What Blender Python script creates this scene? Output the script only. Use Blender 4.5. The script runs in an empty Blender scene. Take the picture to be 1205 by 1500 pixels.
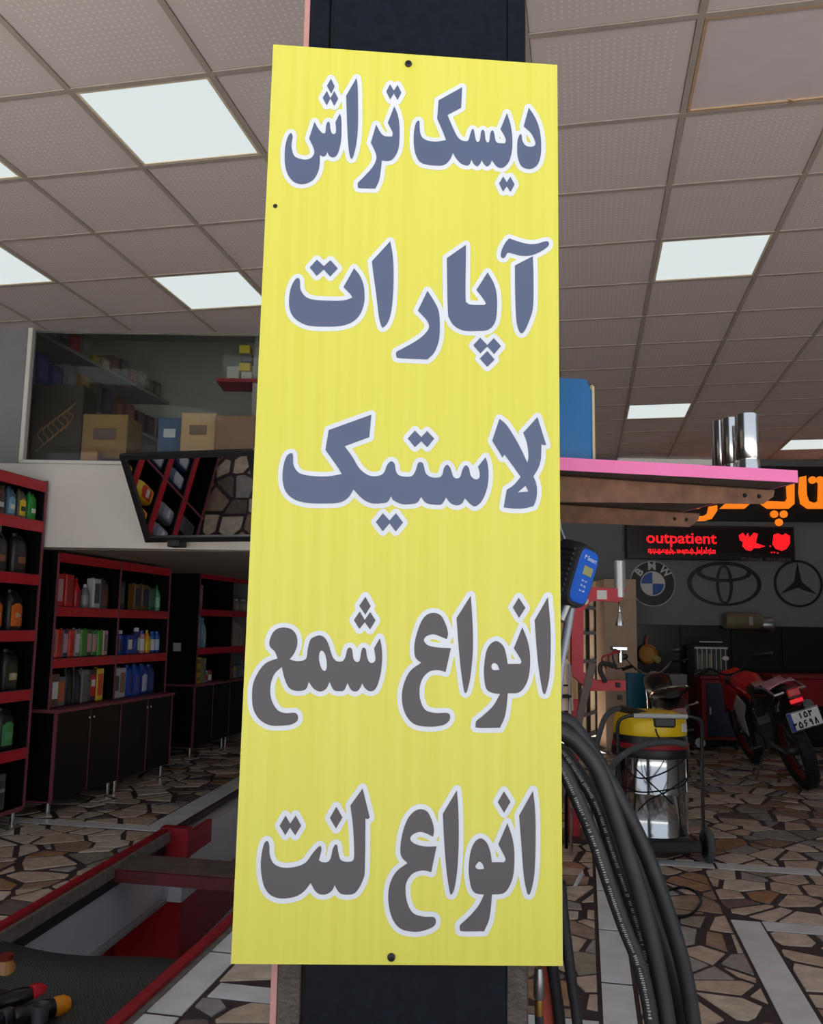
import bpy, bmesh, math, random
import numpy as np
from mathutils import Vector, Matrix, geometry
random.seed(7)
C = bpy.context.scene.collection
SC = bpy.context.scene

# ------------------------------------------------------------ camera, world, exposure
YAW, PITCH, ROLL, FPX, CZ = math.radians(11.3816), math.radians(7.6381), math.radians(.8724), 1257.4, 1.34
_f = Vector((-math.sin(YAW)*math.cos(PITCH), math.cos(YAW)*math.cos(PITCH), math.sin(PITCH)))
_r0 = Vector((math.cos(YAW), math.sin(YAW), 0)); _u0 = _r0.cross(_f)
_r = math.cos(ROLL)*_r0 + math.sin(ROLL)*_u0; _u = -math.sin(ROLL)*_r0 + math.cos(ROLL)*_u0
cam_d = bpy.data.cameras.new('camera'); cam = bpy.data.objects.new('camera', cam_d); C.objects.link(cam)
cam_d.sensor_fit = 'VERTICAL'; cam_d.sensor_height = 30.0; cam_d.lens = 30.0*FPX/1500.0
cam_d.clip_start = .05; cam_d.clip_end = 200
cam.matrix_world = Matrix(((_r.x, _u.x, -_f.x, 0), (_r.y, _u.y, -_f.y, 0), (_r.z, _u.z, -_f.z, CZ), (0, 0, 0, 1)))
SC.camera = cam
w = bpy.data.worlds.new('sky'); SC.world = w; w.use_nodes = True
w.node_tree.nodes['Background'].inputs[0].default_value = (.82, .90, 1.0, 1)
w.node_tree.nodes['Background'].inputs[1].default_value = .94
SC.view_settings.view_transform = 'Standard'; SC.view_settings.look = 'None'
SC.view_settings.gamma = 1; SC.view_settings.use_curve_mapping = False
SC.view_settings.exposure = 0.0
LAMP = 0.80
sun_d = bpy.data.lights.new('sun', 'SUN'); sun_d.energy = 33; sun_d.angle = .01; sun_d.color = (1, .97, .93)
sun = bpy.data.objects.new('sun', sun_d); C.objects.link(sun); sun.rotation_euler = (math.radians(-35), 0, YAW+math.radians(8))   # over the roof from behind the shop
try:
    SC.cycles.max_bounces = 8; SC.cycles.diffuse_bounces = 5; SC.cycles.transparent_max_bounces = 12
    SC.cycles.use_denoising = True
    SC.cycles.caustics_reflective = False; SC.cycles.caustics_refractive = False
except Exception: pass

# ------------------------------------------------------------ points: rays of the calibrated view meet real planes
RT = Vector((math.cos(YAW), math.sin(YAW), 0)); NN = Vector((-math.sin(YAW), math.cos(YAW), 0))
def ray(x, y): return (x-602.5)/FPX*_r - (y-750)/FPX*_u + _f
def at_z(x, y, z): d = ray(x, y); return Vector((0, 0, CZ)) + d*((z-CZ)/d.z)
def at_x(x, y, X): d = ray(x, y); return Vector((0, 0, CZ)) + d*(X/d.x)
def at_D(x, y, D): d = ray(x, y); return Vector((0, 0, CZ)) + d*(D/d.dot(NN))
def fr(u, D, z=0): return RT*u + NN*D + Vector((0, 0, z))      # street-front frame -> world

# ------------------------------------------------------------ materials
def lin(c): return tuple(((v/255)/12.92 if v/255 <= .04045 else ((v/255+.055)/1.055)**2.4) for v in c)
M = {}
def mat(name, col, rough=.6, metal=0., var=.0, scale=8., bump=0., bscale=60., emit=0., spec=.5, coat=0.):
    if name in M: return M[name]
    m = bpy.data.materials.new(name); m.use_nodes = True; M[name] = m
    nt = m.node_tree; b = nt.nodes['Principled BSDF']; L = nt.links
    c = lin(col) + (1,)
    b.inputs['Base Color'].default_value = c; b.inputs['Roughness'].default_value = rough
    b.inputs['Metallic'].default_value = metal; b.inputs['Specular IOR Level'].default_value = spec
    if coat: b.inputs['Coat Weight'].default_value = coat
    if emit:
        b.inputs['Base Color'].default_value = (c[0]*.06, c[1]*.06, c[2]*.06, 1)
        b.inputs['Emission Color'].default_value = c; b.inputs['Emission Strength'].default_value = emit
    tc = nt.nodes.new('ShaderNodeTexCoord')
    n = nt.nodes.new('ShaderNodeTexNoise'); n.inputs['Scale'].default_value = scale; n.inputs['Detail'].default_value = 5
    L.new(tc.outputs['Object'], n.inputs['Vector'])
    mr = nt.nodes.new('ShaderNodeMapRange'); mr.inputs['From Min'].default_value = .3; mr.inputs['From Max'].default_value = .7
    v = max(var, .04)
    mr.inputs['To Min'].default_value = 1-v; mr.inputs['To Max'].default_value = 1+v
    L.new(n.outputs['Fac'], mr.inputs['Value'])
    mx = nt.nodes.new('ShaderNodeVectorMath'); mx.operation = 'SCALE'; mx.inputs[0].default_value = c[:3]
    L.new(mr.outputs[0], mx.inputs['Scale'])
    if not emit: L.new(mx.outputs[0], b.inputs['Base Color'])
    if bump:
        n2 = nt.nodes.new('ShaderNodeTexNoise'); n2.inputs['Scale'].default_value = bscale
        L.new(tc.outputs['Object'], n2.inputs['Vector'])
        bp = nt.nodes.new('ShaderNodeBump'); bp.inputs['Strength'].default_value = bump; bp.inputs['Distance'].default_value = .01
        L.new(n2.outputs['Fac'], bp.inputs['Height']); L.new(bp.outputs[0], b.inputs['Normal'])
    return m

# ------------------------------------------------------------ mesh builder
class MB:
    def __init__(s): s.v = []; s.f = []; s.sm = []
    def add(s, vs, fs, smooth=False):
        o = len(s.v); s.v += [tuple(v) for v in vs]; s.f += [tuple(o+i for i in f) for f in fs]; s.sm += [smooth]*len(fs); return s
    def box(s, c, d, b=0., rot=None):
        hx, hy, hz = d[0]/2, d[1]/2, d[2]/2
        b = min(b, hx*.9, hy*.9, hz*.9)
        if b <= 0:
            vs = [Vector((x*hx, y*hy, z*hz)) for x in (-1, 1) for y in (-1, 1) for z in (-1, 1)]
            fs = [(0,1,3,2),(4,6,7,5),(0,4,5,1),(2,3,7,6),(0,2,6,4),(1,5,7,3)]
        else:
            vs = []; idx = {}
            for x in (-1, 1):
                for y in (-1, 1):
                    for z in (-1, 1):
                        for k in range(3):
                            p = [x*(hx-b), y*(hy-b), z*(hz-b)]; p[k] += (x, y, z)[k]*b
                            idx[(x, y, z, k)] = len(vs); vs.append(Vector(p))
            fs = []
            for k in range(3):
                a, c2 = [i for i in range(3) if i != k]
                for sg in (-1, 1):
                    q = []
                    for (p1, p2) in ((-1,-1),(1,-1),(1,1),(-1,1)):
                        t = [0,0,0]; t[k] = sg; t[a] = p1; t[c2] = p2; q.append(idx[(*t, k)])
                    if (sg > 0) == (k == 1): q.reverse()
                    fs.append(tuple(q))
            for k in range(3):
                a, c2 = [i for i in range(3) if i != k]
                for s1 in (-1, 1):
                    for s2 in (-1, 1):
                        t0 = [0,0,0]; t1 = [0,0,0]; t0[a] = t1[a] = s1; t0[c2] = t1[c2] = s2; t0[k] = -1; t1[k] = 1
                        q = [idx[(*t0, a)], idx[(*t1, a)], idx[(*t1, c2)], idx[(*t0, c2)]]
                        fs.append(tuple(q))
            for x in (-1, 1):
                for y in (-1, 1):
                    for z in (-1, 1): fs.append(tuple(idx[(x, y, z, k)] for k in range(3)))
            # orient outwards
            g = []
            for f in fs:
                nrm = (vs[f[1]]-vs[f[0]]).cross(vs[f[2]]-vs[f[0]]); cc = sum((vs[i] for i in f), Vector())
                g.append(f if nrm.dot(cc) > 0 else f[::-1])
            fs = g
        if rot is not None: vs = [rot @ v for v in vs]
        cc = Vector(c); return s.add([v+cc for v in vs], fs)
    def beam(s, p0, p1, w, h, b=0.):          # rectangular bar from p0 to p1
        p0, p1 = Vector(p0), Vector(p1); d = p1-p0
        q = d.to_track_quat('X', 'Z').to_matrix()
        return s.box((p0+p1)/2, (d.length, w, h), b, q)
    def cyl(s, p0, p1, r, r2=None, n=12, caps=True):
        p0, p1 = Vector(p0), Vector(p1); r2 = r if r2 is None else r2
        q = (p1-p0).to_track_quat('Z', 'Y').to_matrix()
        vs = [p0 + q @ Vector((r*math.cos(6.2832*i/n), r*math.sin(6.2832*i/n), 0)) for i in range(n)]
        vs += [p1 + q @ Vector((r2*math.cos(6.2832*i/n), r2*math.sin(6.2832*i/n), 0)) for i in range(n)]
        s.add(vs, [(i, (i+1) % n, n+(i+1) % n, n+i) for i in range(n)], True)
        if caps: s.add(vs, [tuple(range(n))[::-1], tuple(range(n, 2*n))])
        return s
    def tube(s, pts, r, n=8, sub=4, closed=False):
        P = [Vector(p) for p in pts]
        if sub > 1: P = spline(P, sub, closed)
        m = len(P); R = r if callable(r) else (lambda t: r)
        T = [(P[(i+1) % m if closed else min(i+1, m-1)]-P[(i-1) % m if closed else max(i-1, 0)]).normalized() for i in range(m)]
        up = Vector((0, 0, 1)) if abs(T[0].z) < .9 else Vector((1, 0, 0))
        a = T[0].cross(up).normalized(); vs = []
        for i in range(m):
            a = (a - T[i]*a.dot(T[i])).normalized(); bb = T[i].cross(a); rr = R(i/max(1, m-1))
            for k in range(n):
                t = 6.2832*k/n; vs.append(P[i] + (a*math.cos(t)+bb*math.sin(t))*rr)
        fs = []
        for i in range(m if closed else m-1):
            j = (i+1) % m
            for k in range(n): fs.append((i*n+k, j*n+k, j*n+(k+1) % n, i*n+(k+1) % n))
        s.add(vs, [f[::-1] for f in fs], True)
        if not closed: s.add(vs, [tuple(range(n)), tuple(range((m-1)*n, m*n))[::-1]])
        return s
    def lathe(s, prof, c=(0, 0, 0), axis='Z', n=20, caps=True):
        c = Vector(c); vs = []
        for (r, z) in prof:
            for k in range(n):
                t = 6.2832*k/n; x, y = r*math.cos(t), r*math.sin(t)
                vs.append(c + Vector({'Z': (x, y, z), 'Y': (x, z, -y), 'X': (z, x, y)}[axis]))
        m = len(prof); fs = []
        for i in range(m-1):
            for k in range(n): fs.append((i*n+k, i*n+(k+1) % n, (i+1)*n+(k+1) % n, (i+1)*n+k))
        s.add(vs, fs, True)
        if caps: s.add(vs, [tuple(range(n))[::-1], tuple(range((m-1)*n, m*n))])
        return s
    def torus(s, c, R, r, axis='Y', n=28, m=10, sy=1.):
        pts = []
        for k in range(n):
            t = 6.2832*k/n; a, b = R*math.cos(t), R*math.sin(t)*sy
            pts.append(Vector(c)+Vector({'Z': (a, b, 0), 'Y': (a, 0, b), 'X': (0, a, b)}[axis]))
        return s.tube(pts, r, m, 1, True)
    def loft(s, secs, n=14, e=.35, axis='Z', caps=True):   # secs: (t, cx, cy, half w, half d): rounded-rectangle sections
        vs = []
        for (t, cx, cy, a, b) in secs:
            for k in range(n):
                th = 6.2832*(k+.5)/n; cs, sn = math.cos(th), math.sin(th)
                x = cx+a*math.copysign(abs(cs)**e, cs); y = cy+b*math.copysign(abs(sn)**e, sn)
                vs.append({'Z': (x, y, t), 'X': (t, x, y), 'Y': (x, t, y)}[axis])
        m = len(secs); fs = []
        for i in range(m-1):
            for k in range(n): fs.append((i*n+k, i*n+(k+1) % n, (i+1)*n+(k+1) % n, (i+1)*n+k))
        if axis == 'Y': fs = [f[::-1] for f in fs]
        s.add(vs, fs, True)
        if caps:
            c2 = [tuple(range(n))[::-1], tuple(range((m-1)*n, m*n))]
            s.add(vs, c2 if axis != 'Y' else [f[::-1] for f in c2])
        return s
    def prism(s, poly, t0, t1, plane='XY'):
        n = len(poly)
        def P(a, b, t): return {'XY': (a, b, t), 'XZ': (a, t, b), 'YZ': (t, a, b)}[plane]
        vs = [P(a, b, t0) for a, b in poly]+[P(a, b, t1) for a, b in poly]
        tri = geometry.tessellate_polygon([[Vector((a, b, 0)) for a, b in poly]])
        fs = [(i, (i+1) % n, n+(i+1) % n, n+i) for i in range(n)]
        fs += [tuple(t) for t in tri]+[tuple(n+i for i in t)[::-1] for t in tri]
        return s.add(vs, fs)
    def sheet(s, grid):                                     # rows of points
        m, n = len(grid), len(grid[0]); vs = [p for r in grid for p in r]
        return s.add(vs, [(i*n+j, i*n+j+1, (i+1)*n+j+1, (i+1)*n+j) for i in range(m-1) for j in range(n-1)], True)
    def sphere(s, c, r, n=12, sc=(1, 1, 1)):
        m = n//2; vs = []; c = Vector(c)
        for i in range(m+1):
            ph = math.pi*i/m
            for k in range(n):
                t = 6.2832*k/n
                vs.append(c+Vector((r*sc[0]*math.sin(ph)*math.cos(t), r*sc[1]*math.sin(ph)*math.sin(t), r*sc[2]*math.cos(ph))))
        return s.add(vs, [(i*n+k, (i+1)*n+k, (i+1)*n+(k+1) % n, i*n+(k+1) % n) for i in range(m) for k in range(n)], True)
    def mesh(s, name, fix=True):
        me = bpy.data.meshes.new(name); me.from_pydata(s.v, [], s.f); me.polygons.foreach_set('use_smooth', s.sm)
        if fix:
            bm = bmesh.new(); bm.from_mesh(me); bmesh.ops.remove_doubles(bm, verts=bm.verts, dist=1e-5)
            bmesh.ops.recalc_face_normals(bm, faces=bm.faces)
            for e in bm.edges:
                if len(e.link_faces) == 2 and e.calc_face_angle(0) > .7: e.smooth = False
            bm.to_mesh(me); bm.free()
        me.update(); return me
    def build(s, name, m, parent=None, loc=None, rz=None, label=None, fix=True):
        me = s.mesh(name, fix); me.materials.append(m)
        return link(name, me, parent, loc, rz, label)
def link(name, me, parent=None, loc=None, rz=None, label=None):
    o = bpy.data.objects.new(name, me); C.objects.link(o); o.parent = parent
    if loc is not None: o.location = loc
    if rz is not None: o.rotation_euler.z = rz
    if label: o['label'] = label
    return o
def spline(P, sub, closed=False):
    out = []; m = len(P)
    for i in range(m if closed else m-1):
        p0 = P[(i-1) % m] if closed or i > 0 else P[0]*2-P[1]
        p1, p2 = P[i], P[(i+1) % m]
        p3 = P[(i+2) % m] if closed or i < m-2 else P[-1]*2-P[-2]
        for k in range(sub):
            t = k/sub
            out.append(.5*((2*p1)+(p2-p0)*t+(2*p0-5*p1+4*p2-p3)*t*t+(-p0+3*p1-3*p2+p3)*t**3))
    if not closed: out.append(P[-1].copy())
    return out
def thing(name, label, cat, loc=(0, 0, 0), rz=0, group=None):
    o = bpy.data.objects.new(name, None); C.objects.link(o); o.empty_display_size = .05
    o.location = loc; o.rotation_euler.z = rz; tag(o, label, cat, group); return o
def tag(o, label, cat, group=None):
    o['label'] = label; o['category'] = cat
    if group: o['group'] = group
    return o
def struct(o): o['kind'] = 'structure'; return o
def stuff(o): o['kind'] = 'stuff'; return o
def text(s, size, m, parent, loc, rot, name='lettering', ext=.0008, bold=0., sx=1., align='CENTER', label=None, join=False):
    cu = bpy.data.curves.new('t', 'FONT'); cu.body = s; cu.size = size; cu.extrude = ext; cu.align_x = align; cu.align_y = 'CENTER'
    cu.offset = bold; cu.resolution_u = 3
    t = bpy.data.objects.new('t', cu); C.objects.link(t)
    dg = bpy.context.evaluated_depsgraph_get(); me = bpy.data.meshes.new_from_object(t.evaluated_get(dg))
    bpy.data.objects.remove(t); me.name = name
    if sx != 1: me.transform(Matrix.Diagonal((sx, 1, 1, 1)))
    me.materials.clear(); me.materials.append(m)
    o = link(name, me, parent, loc, None, label); o.rotation_euler = rot; return o
FACE_X = (math.pi/2, 0, math.pi/2)       # text read from +x
FACE_F = (math.pi/2, 0, 0)               # text read from -y

LETTERS = [
'-1558,23100! -1487,22952! -1545,22809! -1627,22961!;-1626,22862! -1555,22721! -1618,22583! -1695,22726!;-1490,22864! -1418,22715! -1485,22577! -1559,22721!;-1384,22433! -1353,22329 -1343,22006 -1362,21812 -1407,21650 -1476,21596 -1547,21627 -1583,21701! -1607,21636 -1657,21608 -1712,21639! -1712,21464 -1738,21314 -1823,21164 -1980,21087 -2141,21116 -2255,21242 -2314,21411 -2333,21603 -2328,21796 -2299,21947 -2261,22029 -2232,22045 -2206,21981 -2218,21862 -2214,21755 -2157,21606 -1995,21549 -1876,21574 -1816,21665 -1830,21772 -1913,21945! -1827,22267! -1763,22150 -1679,22054 -1630,22065 -1621,22174 -1605,22249 -1579,22274 -1554,22239 -1541,22132 -1509,22050 -1458,22047 -1440,22112 -1456,22263!;-1100,23123! -1072,22878 -1054,22226 -1072,21881 -1117,21644 -1151,21573 -1187,21643 -1223,21900 -1249,22266 -1278,22776!;-499,23008! -430,22888! -365,22999! -294,22849! -362,22706! -427,22834! -490,22717! -565,22867!;-415,22588! -349,22411 -317,22195 -315,21936 -338,21743 -415,21592 -504,21543 -618,21550! -631,21375 -657,21183 -722,21023! -983,21025 -1027,21050 -1033,21124! -889,21285 -772,21436 -715,21587 -738,21715 -820,21885! -732,22231! -665,22103 -583,22018 -447,22007! -434,22074 -465,22149 -526,22269!;789,22974! 774,22577! 531,22435! 635,22182 725,22005 825,21945 902,21956 935,22068 967,22163 1001,22159 1023,22046 1046,21951 1079,21933 1112,21976 1129,22119 1160,22164 1193,22120 1211,21978 1245,21924 1278,21955 1295,22098 1328,22157 1361,22111 1382,21981 1421,21922 1554,21912! 1569,21984 1532,22078 1474,22179! 1589,22490! 1653,22270 1684,22033 1680,21796 1631,21584 1532,21460 1422,21463 1323,21586! 1290,21508 1235,21469 1180,21518 1145,21588! 1114,21517 1064,21469 1004,21515 962,21596! 927,21502 861,21482 762,21534 684,21627 635,21716! 585,21590 498,21495 388,21470 190,21485 58,21535 -21,21674 -57,21863 -60,22075 -36,22242 3,22314 36,22303 40,22196 62,22054 140,21960 317,21923 511,21957! 448,22131 350,22363! 370,22714!;1524,21289! 1587,21180! 1649,21284! 1723,21143! 1653,20997! 1585,21108! 1522,21004! 1451,21155!;1978,22599! 2086,22420 2163,22207 2194,21947 2187,21710 2137,21533 2049,21450 1950,21436 1840,21493 1781,21657 1770,21821 1781,21987 1824,22090 1852,22059 1863,21965 1929,21871 2051,21861 2093,21933 2018,22109 1886,22238!',
'-1708,19698! -1584,19582! -1473,19691! -1341,19544! -1469,19392! -1584,19518! -1703,19399! -1829,19551!;-1060,19551! -965,19431 -893,19268 -867,19084 -875,18900 -939,18716 -1063,18582 -1255,18508 -1528,18490 -1820,18505 -2018,18597 -2130,18738 -2165,18920 -2156,19104 -2118,19248 -2062,19342 -2013,19353 -1988,19291 -1973,19148 -1875,19017 -1717,18968 -1482,18958 -1228,18966 -1079,19019! -1114,19080 -1234,19207!;-443,20052! -403,19853 -377,19605 -372,19194 -395,18826 -449,18602 -531,18493 -574,18539 -617,18721 -663,19067 -713,19394 -755,19682!;217,19163! 334,18978 417,18794 438,18531 423,18268 344,18058 232,17936! -234,17950 -297,17982 -299,18061 -211,18114 14,18249 164,18369 251,18502 211,18633 56,18802!;876,20010! 877,19067 906,18961 970,18925 1198,18923! 1224,18953 1172,19045 1062,19192! 1255,19513! 1363,19314 1414,19102 1417,18810 1377,18598 1263,18478 1074,18454 846,18458 693,18535 603,18665 571,18850 547,19762!;1132,18337! 1254,18208! 1365,18335! 1489,18193! 1371,18048! 1254,18182! 1136,18057! 1014,18199!;1254,18103! 1381,17952! 1255,17822! 1126,17966!;2040,19821! 2049,19459 2042,18926 1985,18687 1896,18475 1828,18427 1770,18552 1745,18763 1732,19187 1728,19646!;1630,20141! 1784,20086 1964,20043 2118,20051 2247,20094 2311,20087 2310,20014 2194,19917 2015,19834 1835,19823 1707,19856 1605,19873 1566,19813 1528,19772 1484,19812 1502,19933 1566,20069!',
'-705,16956! -731,16565! -1144,16403! -1006,16220 -887,16028 -732,15915 -580,15903 -476,15957 -422,16093 -356,16158 -298,16115 -267,15980 -200,15913 -21,15904 54,15994 96,16129 140,16151 184,16119 230,15964 318,15899 438,15894 504,15935 535,16057 589,16114 645,16048 690,15915 756,15883 810,15917 842,16029 896,16108 951,16064 985,15931 1062,15872 1127,15900 1133,15989 1104,16088! 1231,16251! 1269,16124 1282,15924 1259,15725 1183,15525 1075,15418 988,15445 889,15547! 835,15454 748,15426 650,15462 573,15555! 509,15448 422,15430 247,15455 156,15560! 95,15464 -14,15436 -166,15434 -306,15498 -345,15565! -400,15468 -495,15442 -665,15439 -818,15509 -975,15666! -1065,15525 -1195,15446 -1403,15424 -1744,15428 -1973,15492 -2111,15624 -2167,15815 -2163,16028 -2121,16203 -2057,16268 -2008,16243 -1993,16069 -1893,15935 -1701,15890 -1416,15885 -1179,15927! -1249,16042 -1465,16335! -1419,16678!;-476,15276! -364,15154! -259,15279! -137,15125! -257,14973! -363,15104! -472,14973! -592,15125!;37,16694! 145,16581! 242,16686! 365,16560! 250,16406! 146,16509! 42,16405! -84,16553!;1465,16917! 1575,16824 1707,16624 1839,16379 1933,16168! 1953,16291 1927,16515 1866,16682! 2107,16957! 2253,16479! 2202,16474 2173,16492! 2163,16250 2123,16093 2035,15934! 2078,15826 2095,15693 2077,15539 2033,15432! 1881,15393 1706,15386 1537,15403! 1587,15703! 1707,15787 1821,15926! 1707,16087 1549,16303! 1516,16249! 1342,16537!|1772,15660! 1903,15775! 1947,15680!',
'-737,13884! -648,13732! -731,13589! -835,13734!;-824,13644! -739,13507! -654,13637! -561,13500! -650,13352! -738,13467! -824,13356! -917,13500!;-486,13213! -450,13047 -442,12846 -468,12606 -535,12405 -625,12358 -707,12403 -757,12482! -807,12381 -867,12351 -939,12380 -996,12484! -1050,12368 -1130,12353 -1222,12375 -1288,12498! -1344,12383 -1444,12342 -1546,12390 -1626,12495! -1658,12389 -1727,12352 -1849,12350 -1952,12404 -2028,12562 -2072,12725! -2182,12620 -2241,12459 -2241,12281 -2195,12143 -2100,12026 -1978,11992 -1837,12000 -1785,11951 -1793,11872 -1891,11812 -2031,11794 -2233,11797 -2397,11883 -2504,12039 -2537,12256 -2521,12475 -2428,12676 -2311,12798 -2146,12861! -2195,12970 -2275,13049 -2287,13140 -2246,13262 -2167,13340 -2046,13362 -1922,13327 -1847,13227 -1832,13086 -1879,12945 -1949,12849! -1844,12825 -1722,12837 -1673,12888 -1657,13029 -1621,13170 -1551,13222 -1460,13243 -1377,13194 -1312,13074 -1257,12914 -1184,12835 -1092,12832 -1043,12897 -1016,13018 -976,13055 -934,13019 -910,12879 -858,12824 -808,12851 -790,12961 -772,13042 -741,13056 -710,13023 -687,12902 -645,12823 -584,12818 -550,12884 -578,13049!|-1432,12998 -1380,12952 -1346,12832 -1343,12712 -1382,12672 -1435,12731 -1469,12851 -1466,12951;392,13638 508,13596 591,13447 628,13310 608,13213! 512,13250 396,13288 280,13258 235,13189 305,13110 468,13078 678,13070! 594,12683! 472,12713 333,12688 220,12573 176,12414 190,12234 272,12078 433,12031 628,12034 674,11983 652,11904 550,11836 321,11810 92,11851 -48,12006 -109,12230 -89,12455 11,12684 193,12827! 100,12912 79,13072 106,13256 184,13487 276,13604;997,13930! 1031,13431 1035,13018 1003,12653 958,12426 922,12353 889,12425 841,12741 803,13106 765,13558!;1844,13427! 1927,13214 1968,12986 1960,12713 1902,12508 1786,12375 1605,12359! 1591,12187 1557,11985 1481,11812! 1122,11806 1088,11844 1094,11911! 1236,12025 1373,12162 1480,12348! 1349,12364 1257,12430 1222,12611 1221,12793 1255,13021 1324,13148 1428,13195 1533,13117 1579,12980 1605,12830! 1810,12833! 1822,12893 1704,13083!|1341,12806 1383,12841 1441,12807 1468,12733! 1383,12727 1348,12749;1786,13909! 1896,13742! 1790,13574! 1688,13745!;2267,13926! 2304,13450 2306,13037 2283,12650 2235,12422 2203,12357 2166,12421 2110,12761 2077,13102 2046,13543!',
'-1929,10398! -1853,10274! -1769,10402! -1677,10247! -1766,10096! -1853,10215! -1924,10096! -2020,10240!;-1126,10543! -1025,10381! -1123,10211! -1225,10371!;-714,10833! -590,10388! -622,10361 -658,10373! -650,9619 -673,9448 -750,9293 -838,9220 -998,9218 -1071,9271 -1120,9352! -1160,9270 -1248,9215 -1355,9213 -1437,9275 -1498,9381! -1606,9247 -1746,9168 -1959,9140 -2121,9188 -2224,9306 -2275,9476 -2297,9664 -2281,9853 -2249,9974 -2205,10004 -2172,9940 -2158,9786 -2085,9658 -1940,9604 -1743,9620 -1584,9691 -1481,9830 -1376,9940 -1345,9901 -1358,9815 -1379,9728! -1333,9698 -1244,9699 -1192,9765 -1168,9886 -1134,9959 -1098,9956 -1077,9853 -1039,9742 -957,9709 -868,9715 -827,9762 -828,9926 -854,10254 -903,10566!;221,10528 335,10479 416,10307 435,10188 418,10107! 328,10149 215,10178 103,10140 59,10070 127,10000 285,9959 478,9962! 398,9570! 268,9594 112,9549 13,9419 -3,9270 29,9100 120,8954 277,8903 433,8899 478,8853 456,8769 324,8704 147,8674 -76,8719 -212,8886 -272,9138 -254,9373 -157,9566 20,9701! -71,9792 -96,9910 -66,10148 9,10366 109,10487;793,10827! 821,10465 827,9967 805,9580 763,9323 714,9238 684,9322 637,9620 599,10028 572,10461!;1600,10333! 1678,10109 1710,9893 1701,9593 1645,9400 1544,9271 1357,9247! 1344,9077 1311,8865 1236,8698! 901,8693 856,8728 856,8785! 1011,8924 1143,9074 1234,9245! 1098,9264 1030,9349 996,9519 990,9668 1016,9883 1083,10035 1179,10095 1274,10027 1330,9888 1355,9734! 1544,9736! 1571,9773 1555,9827 1456,10008!|1096,9670 1151,9739 1208,9704 1232,9633! 1152,9624 1114,9638;1545,10822! 1649,10660! 1548,10491! 1446,10653!;2010,10838! 2045,10483 2047,9985 2025,9555 1968,9298 1930,9255 1901,9319 1857,9553 1824,9981 1787,10453!']

# ------------------------------------------------------------ shared materials
grout = mat('dark_mortar', (60, 44, 46), .7, var=.25, scale=30)
marble = mat('grey_marble', (222, 223, 224), .3, var=.12, scale=6)
stones = [mat('stone_%s' % n, c, .27, var=.2, scale=16, bump=.06, bscale=40) for n, c in (
    ('tan', (200, 180, 160)), ('beige', (212, 198, 180)), ('grey', (160, 156, 152)), ('brown', (160, 136, 118)), ('dark', (118, 106, 102)), ('sand', (206, 194, 174)), ('rust', (168, 130, 98)), ('olive', (148, 142, 126)))]
wall_m = mat('grey_beige_plaster', (217, 212, 207), .8, var=.03, scale=3)
wall_d = mat('dark_grey_paint', (112, 116, 122), .7, var=.04)
white_m = mat('white_paint', (214, 212, 208), .5)
black_m = mat('black_laminate', (9, 10, 11), .4, var=.15, spec=.22)
blackmat = mat('black_rubber', (26, 27, 31), .55, var=.2, scale=30)
red_m = mat('red_laminate', (188, 10, 38), .4, var=.06)
trim_m = mat('maroon_edge_band', (128, 62, 76), .5)
chrome = mat('chrome', (215, 216, 218), .18, 1.)
steel = mat('brushed_steel', (150, 152, 155), .35, .9)
def clip_poly(P, a, b, c):                          # keep a*x+b*y<=c
    out = []
    for i in range(len(P)):
        p, q = P[i], P[(i+1) % len(P)]; dp, dq = a*p[0]+b*p[1]-c, a*q[0]+b*q[1]-c
        if dp <= 0: out.append(p)
        if (dp < 0) != (dq < 0) and abs(dp-dq) > 1e-12:
            t = dp/(dp-dq); out.append((p[0]+(q[0]-p[0])*t, p[1]+(q[1]-p[1])*t))
    return out

# ------------------------------------------------------------ floor with its service pit
xl = lambda y: -2.50-.085*(y-3.54)
xr = lambda y: -1.575-.032*(y-2.84)
PIT0, PIT1, X0, X1, Y0, Y1 = 1.7, 7.6, -4.75, 4.7, .6, 11.4
fl = MB()
for q in ([(X0, Y0), (X1, Y0), (X1, PIT0), (X0, PIT0)], [(X0, PIT1), (X1, PIT1), (X1, Y1), (X0, Y1)],
          [(X0, PIT0), (xl(PIT0), PIT0), (xl(PIT1), PIT1), (X0, PIT1)], [(xr(PIT0), PIT0), (X1, PIT0), (X1, PIT1), (xr(PIT1), PIT1)]):
    fl.prism(q, -.034, -.004)
floor = struct(fl.build('floor', grout)); floor['label'] = 'crazy paving floor of tan, grey and brown stones in dark mortar with grey marble strips'
# marble strips: (corner polygons)
strips = [[(X0, 5.38), (xl(5.4)-.02, 5.38), (xl(5.5)-.02, 5.50), (X0, 5.50)],
          [(.17, 5.38), (X1, 5.38), (X1, 5.50), (.17, 5.50)],
          [(.05, 1.2), (.165, 1.2), (.165, 7.2), (.05, 7.2)],
          [(.80, 4.36), (X1, 4.36), (X1, 4.48), (.80, 4.48)],
          [(.66, 1.6), (.79, 1.6), (.79, 4.48), (.66, 4.48)],
          [(xr(2.9)+.22, 3.12), (.04, 3.12), (.04, 3.24), (xr(2.9)+.22, 3.24)],
          [(xr(1.8)+.03, 1.8), (xr(1.8)+.20, 1.8), (xr(7.6)+.20, 7.6), (xr(7.6)+.03, 7.6)],
          [(xl(5.5)-.20, 5.50), (xl(5.5)-.03, 5.50), (xl(7.6)-.03, 7.6), (xl(7.6)-.20, 7.6)]]
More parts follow.
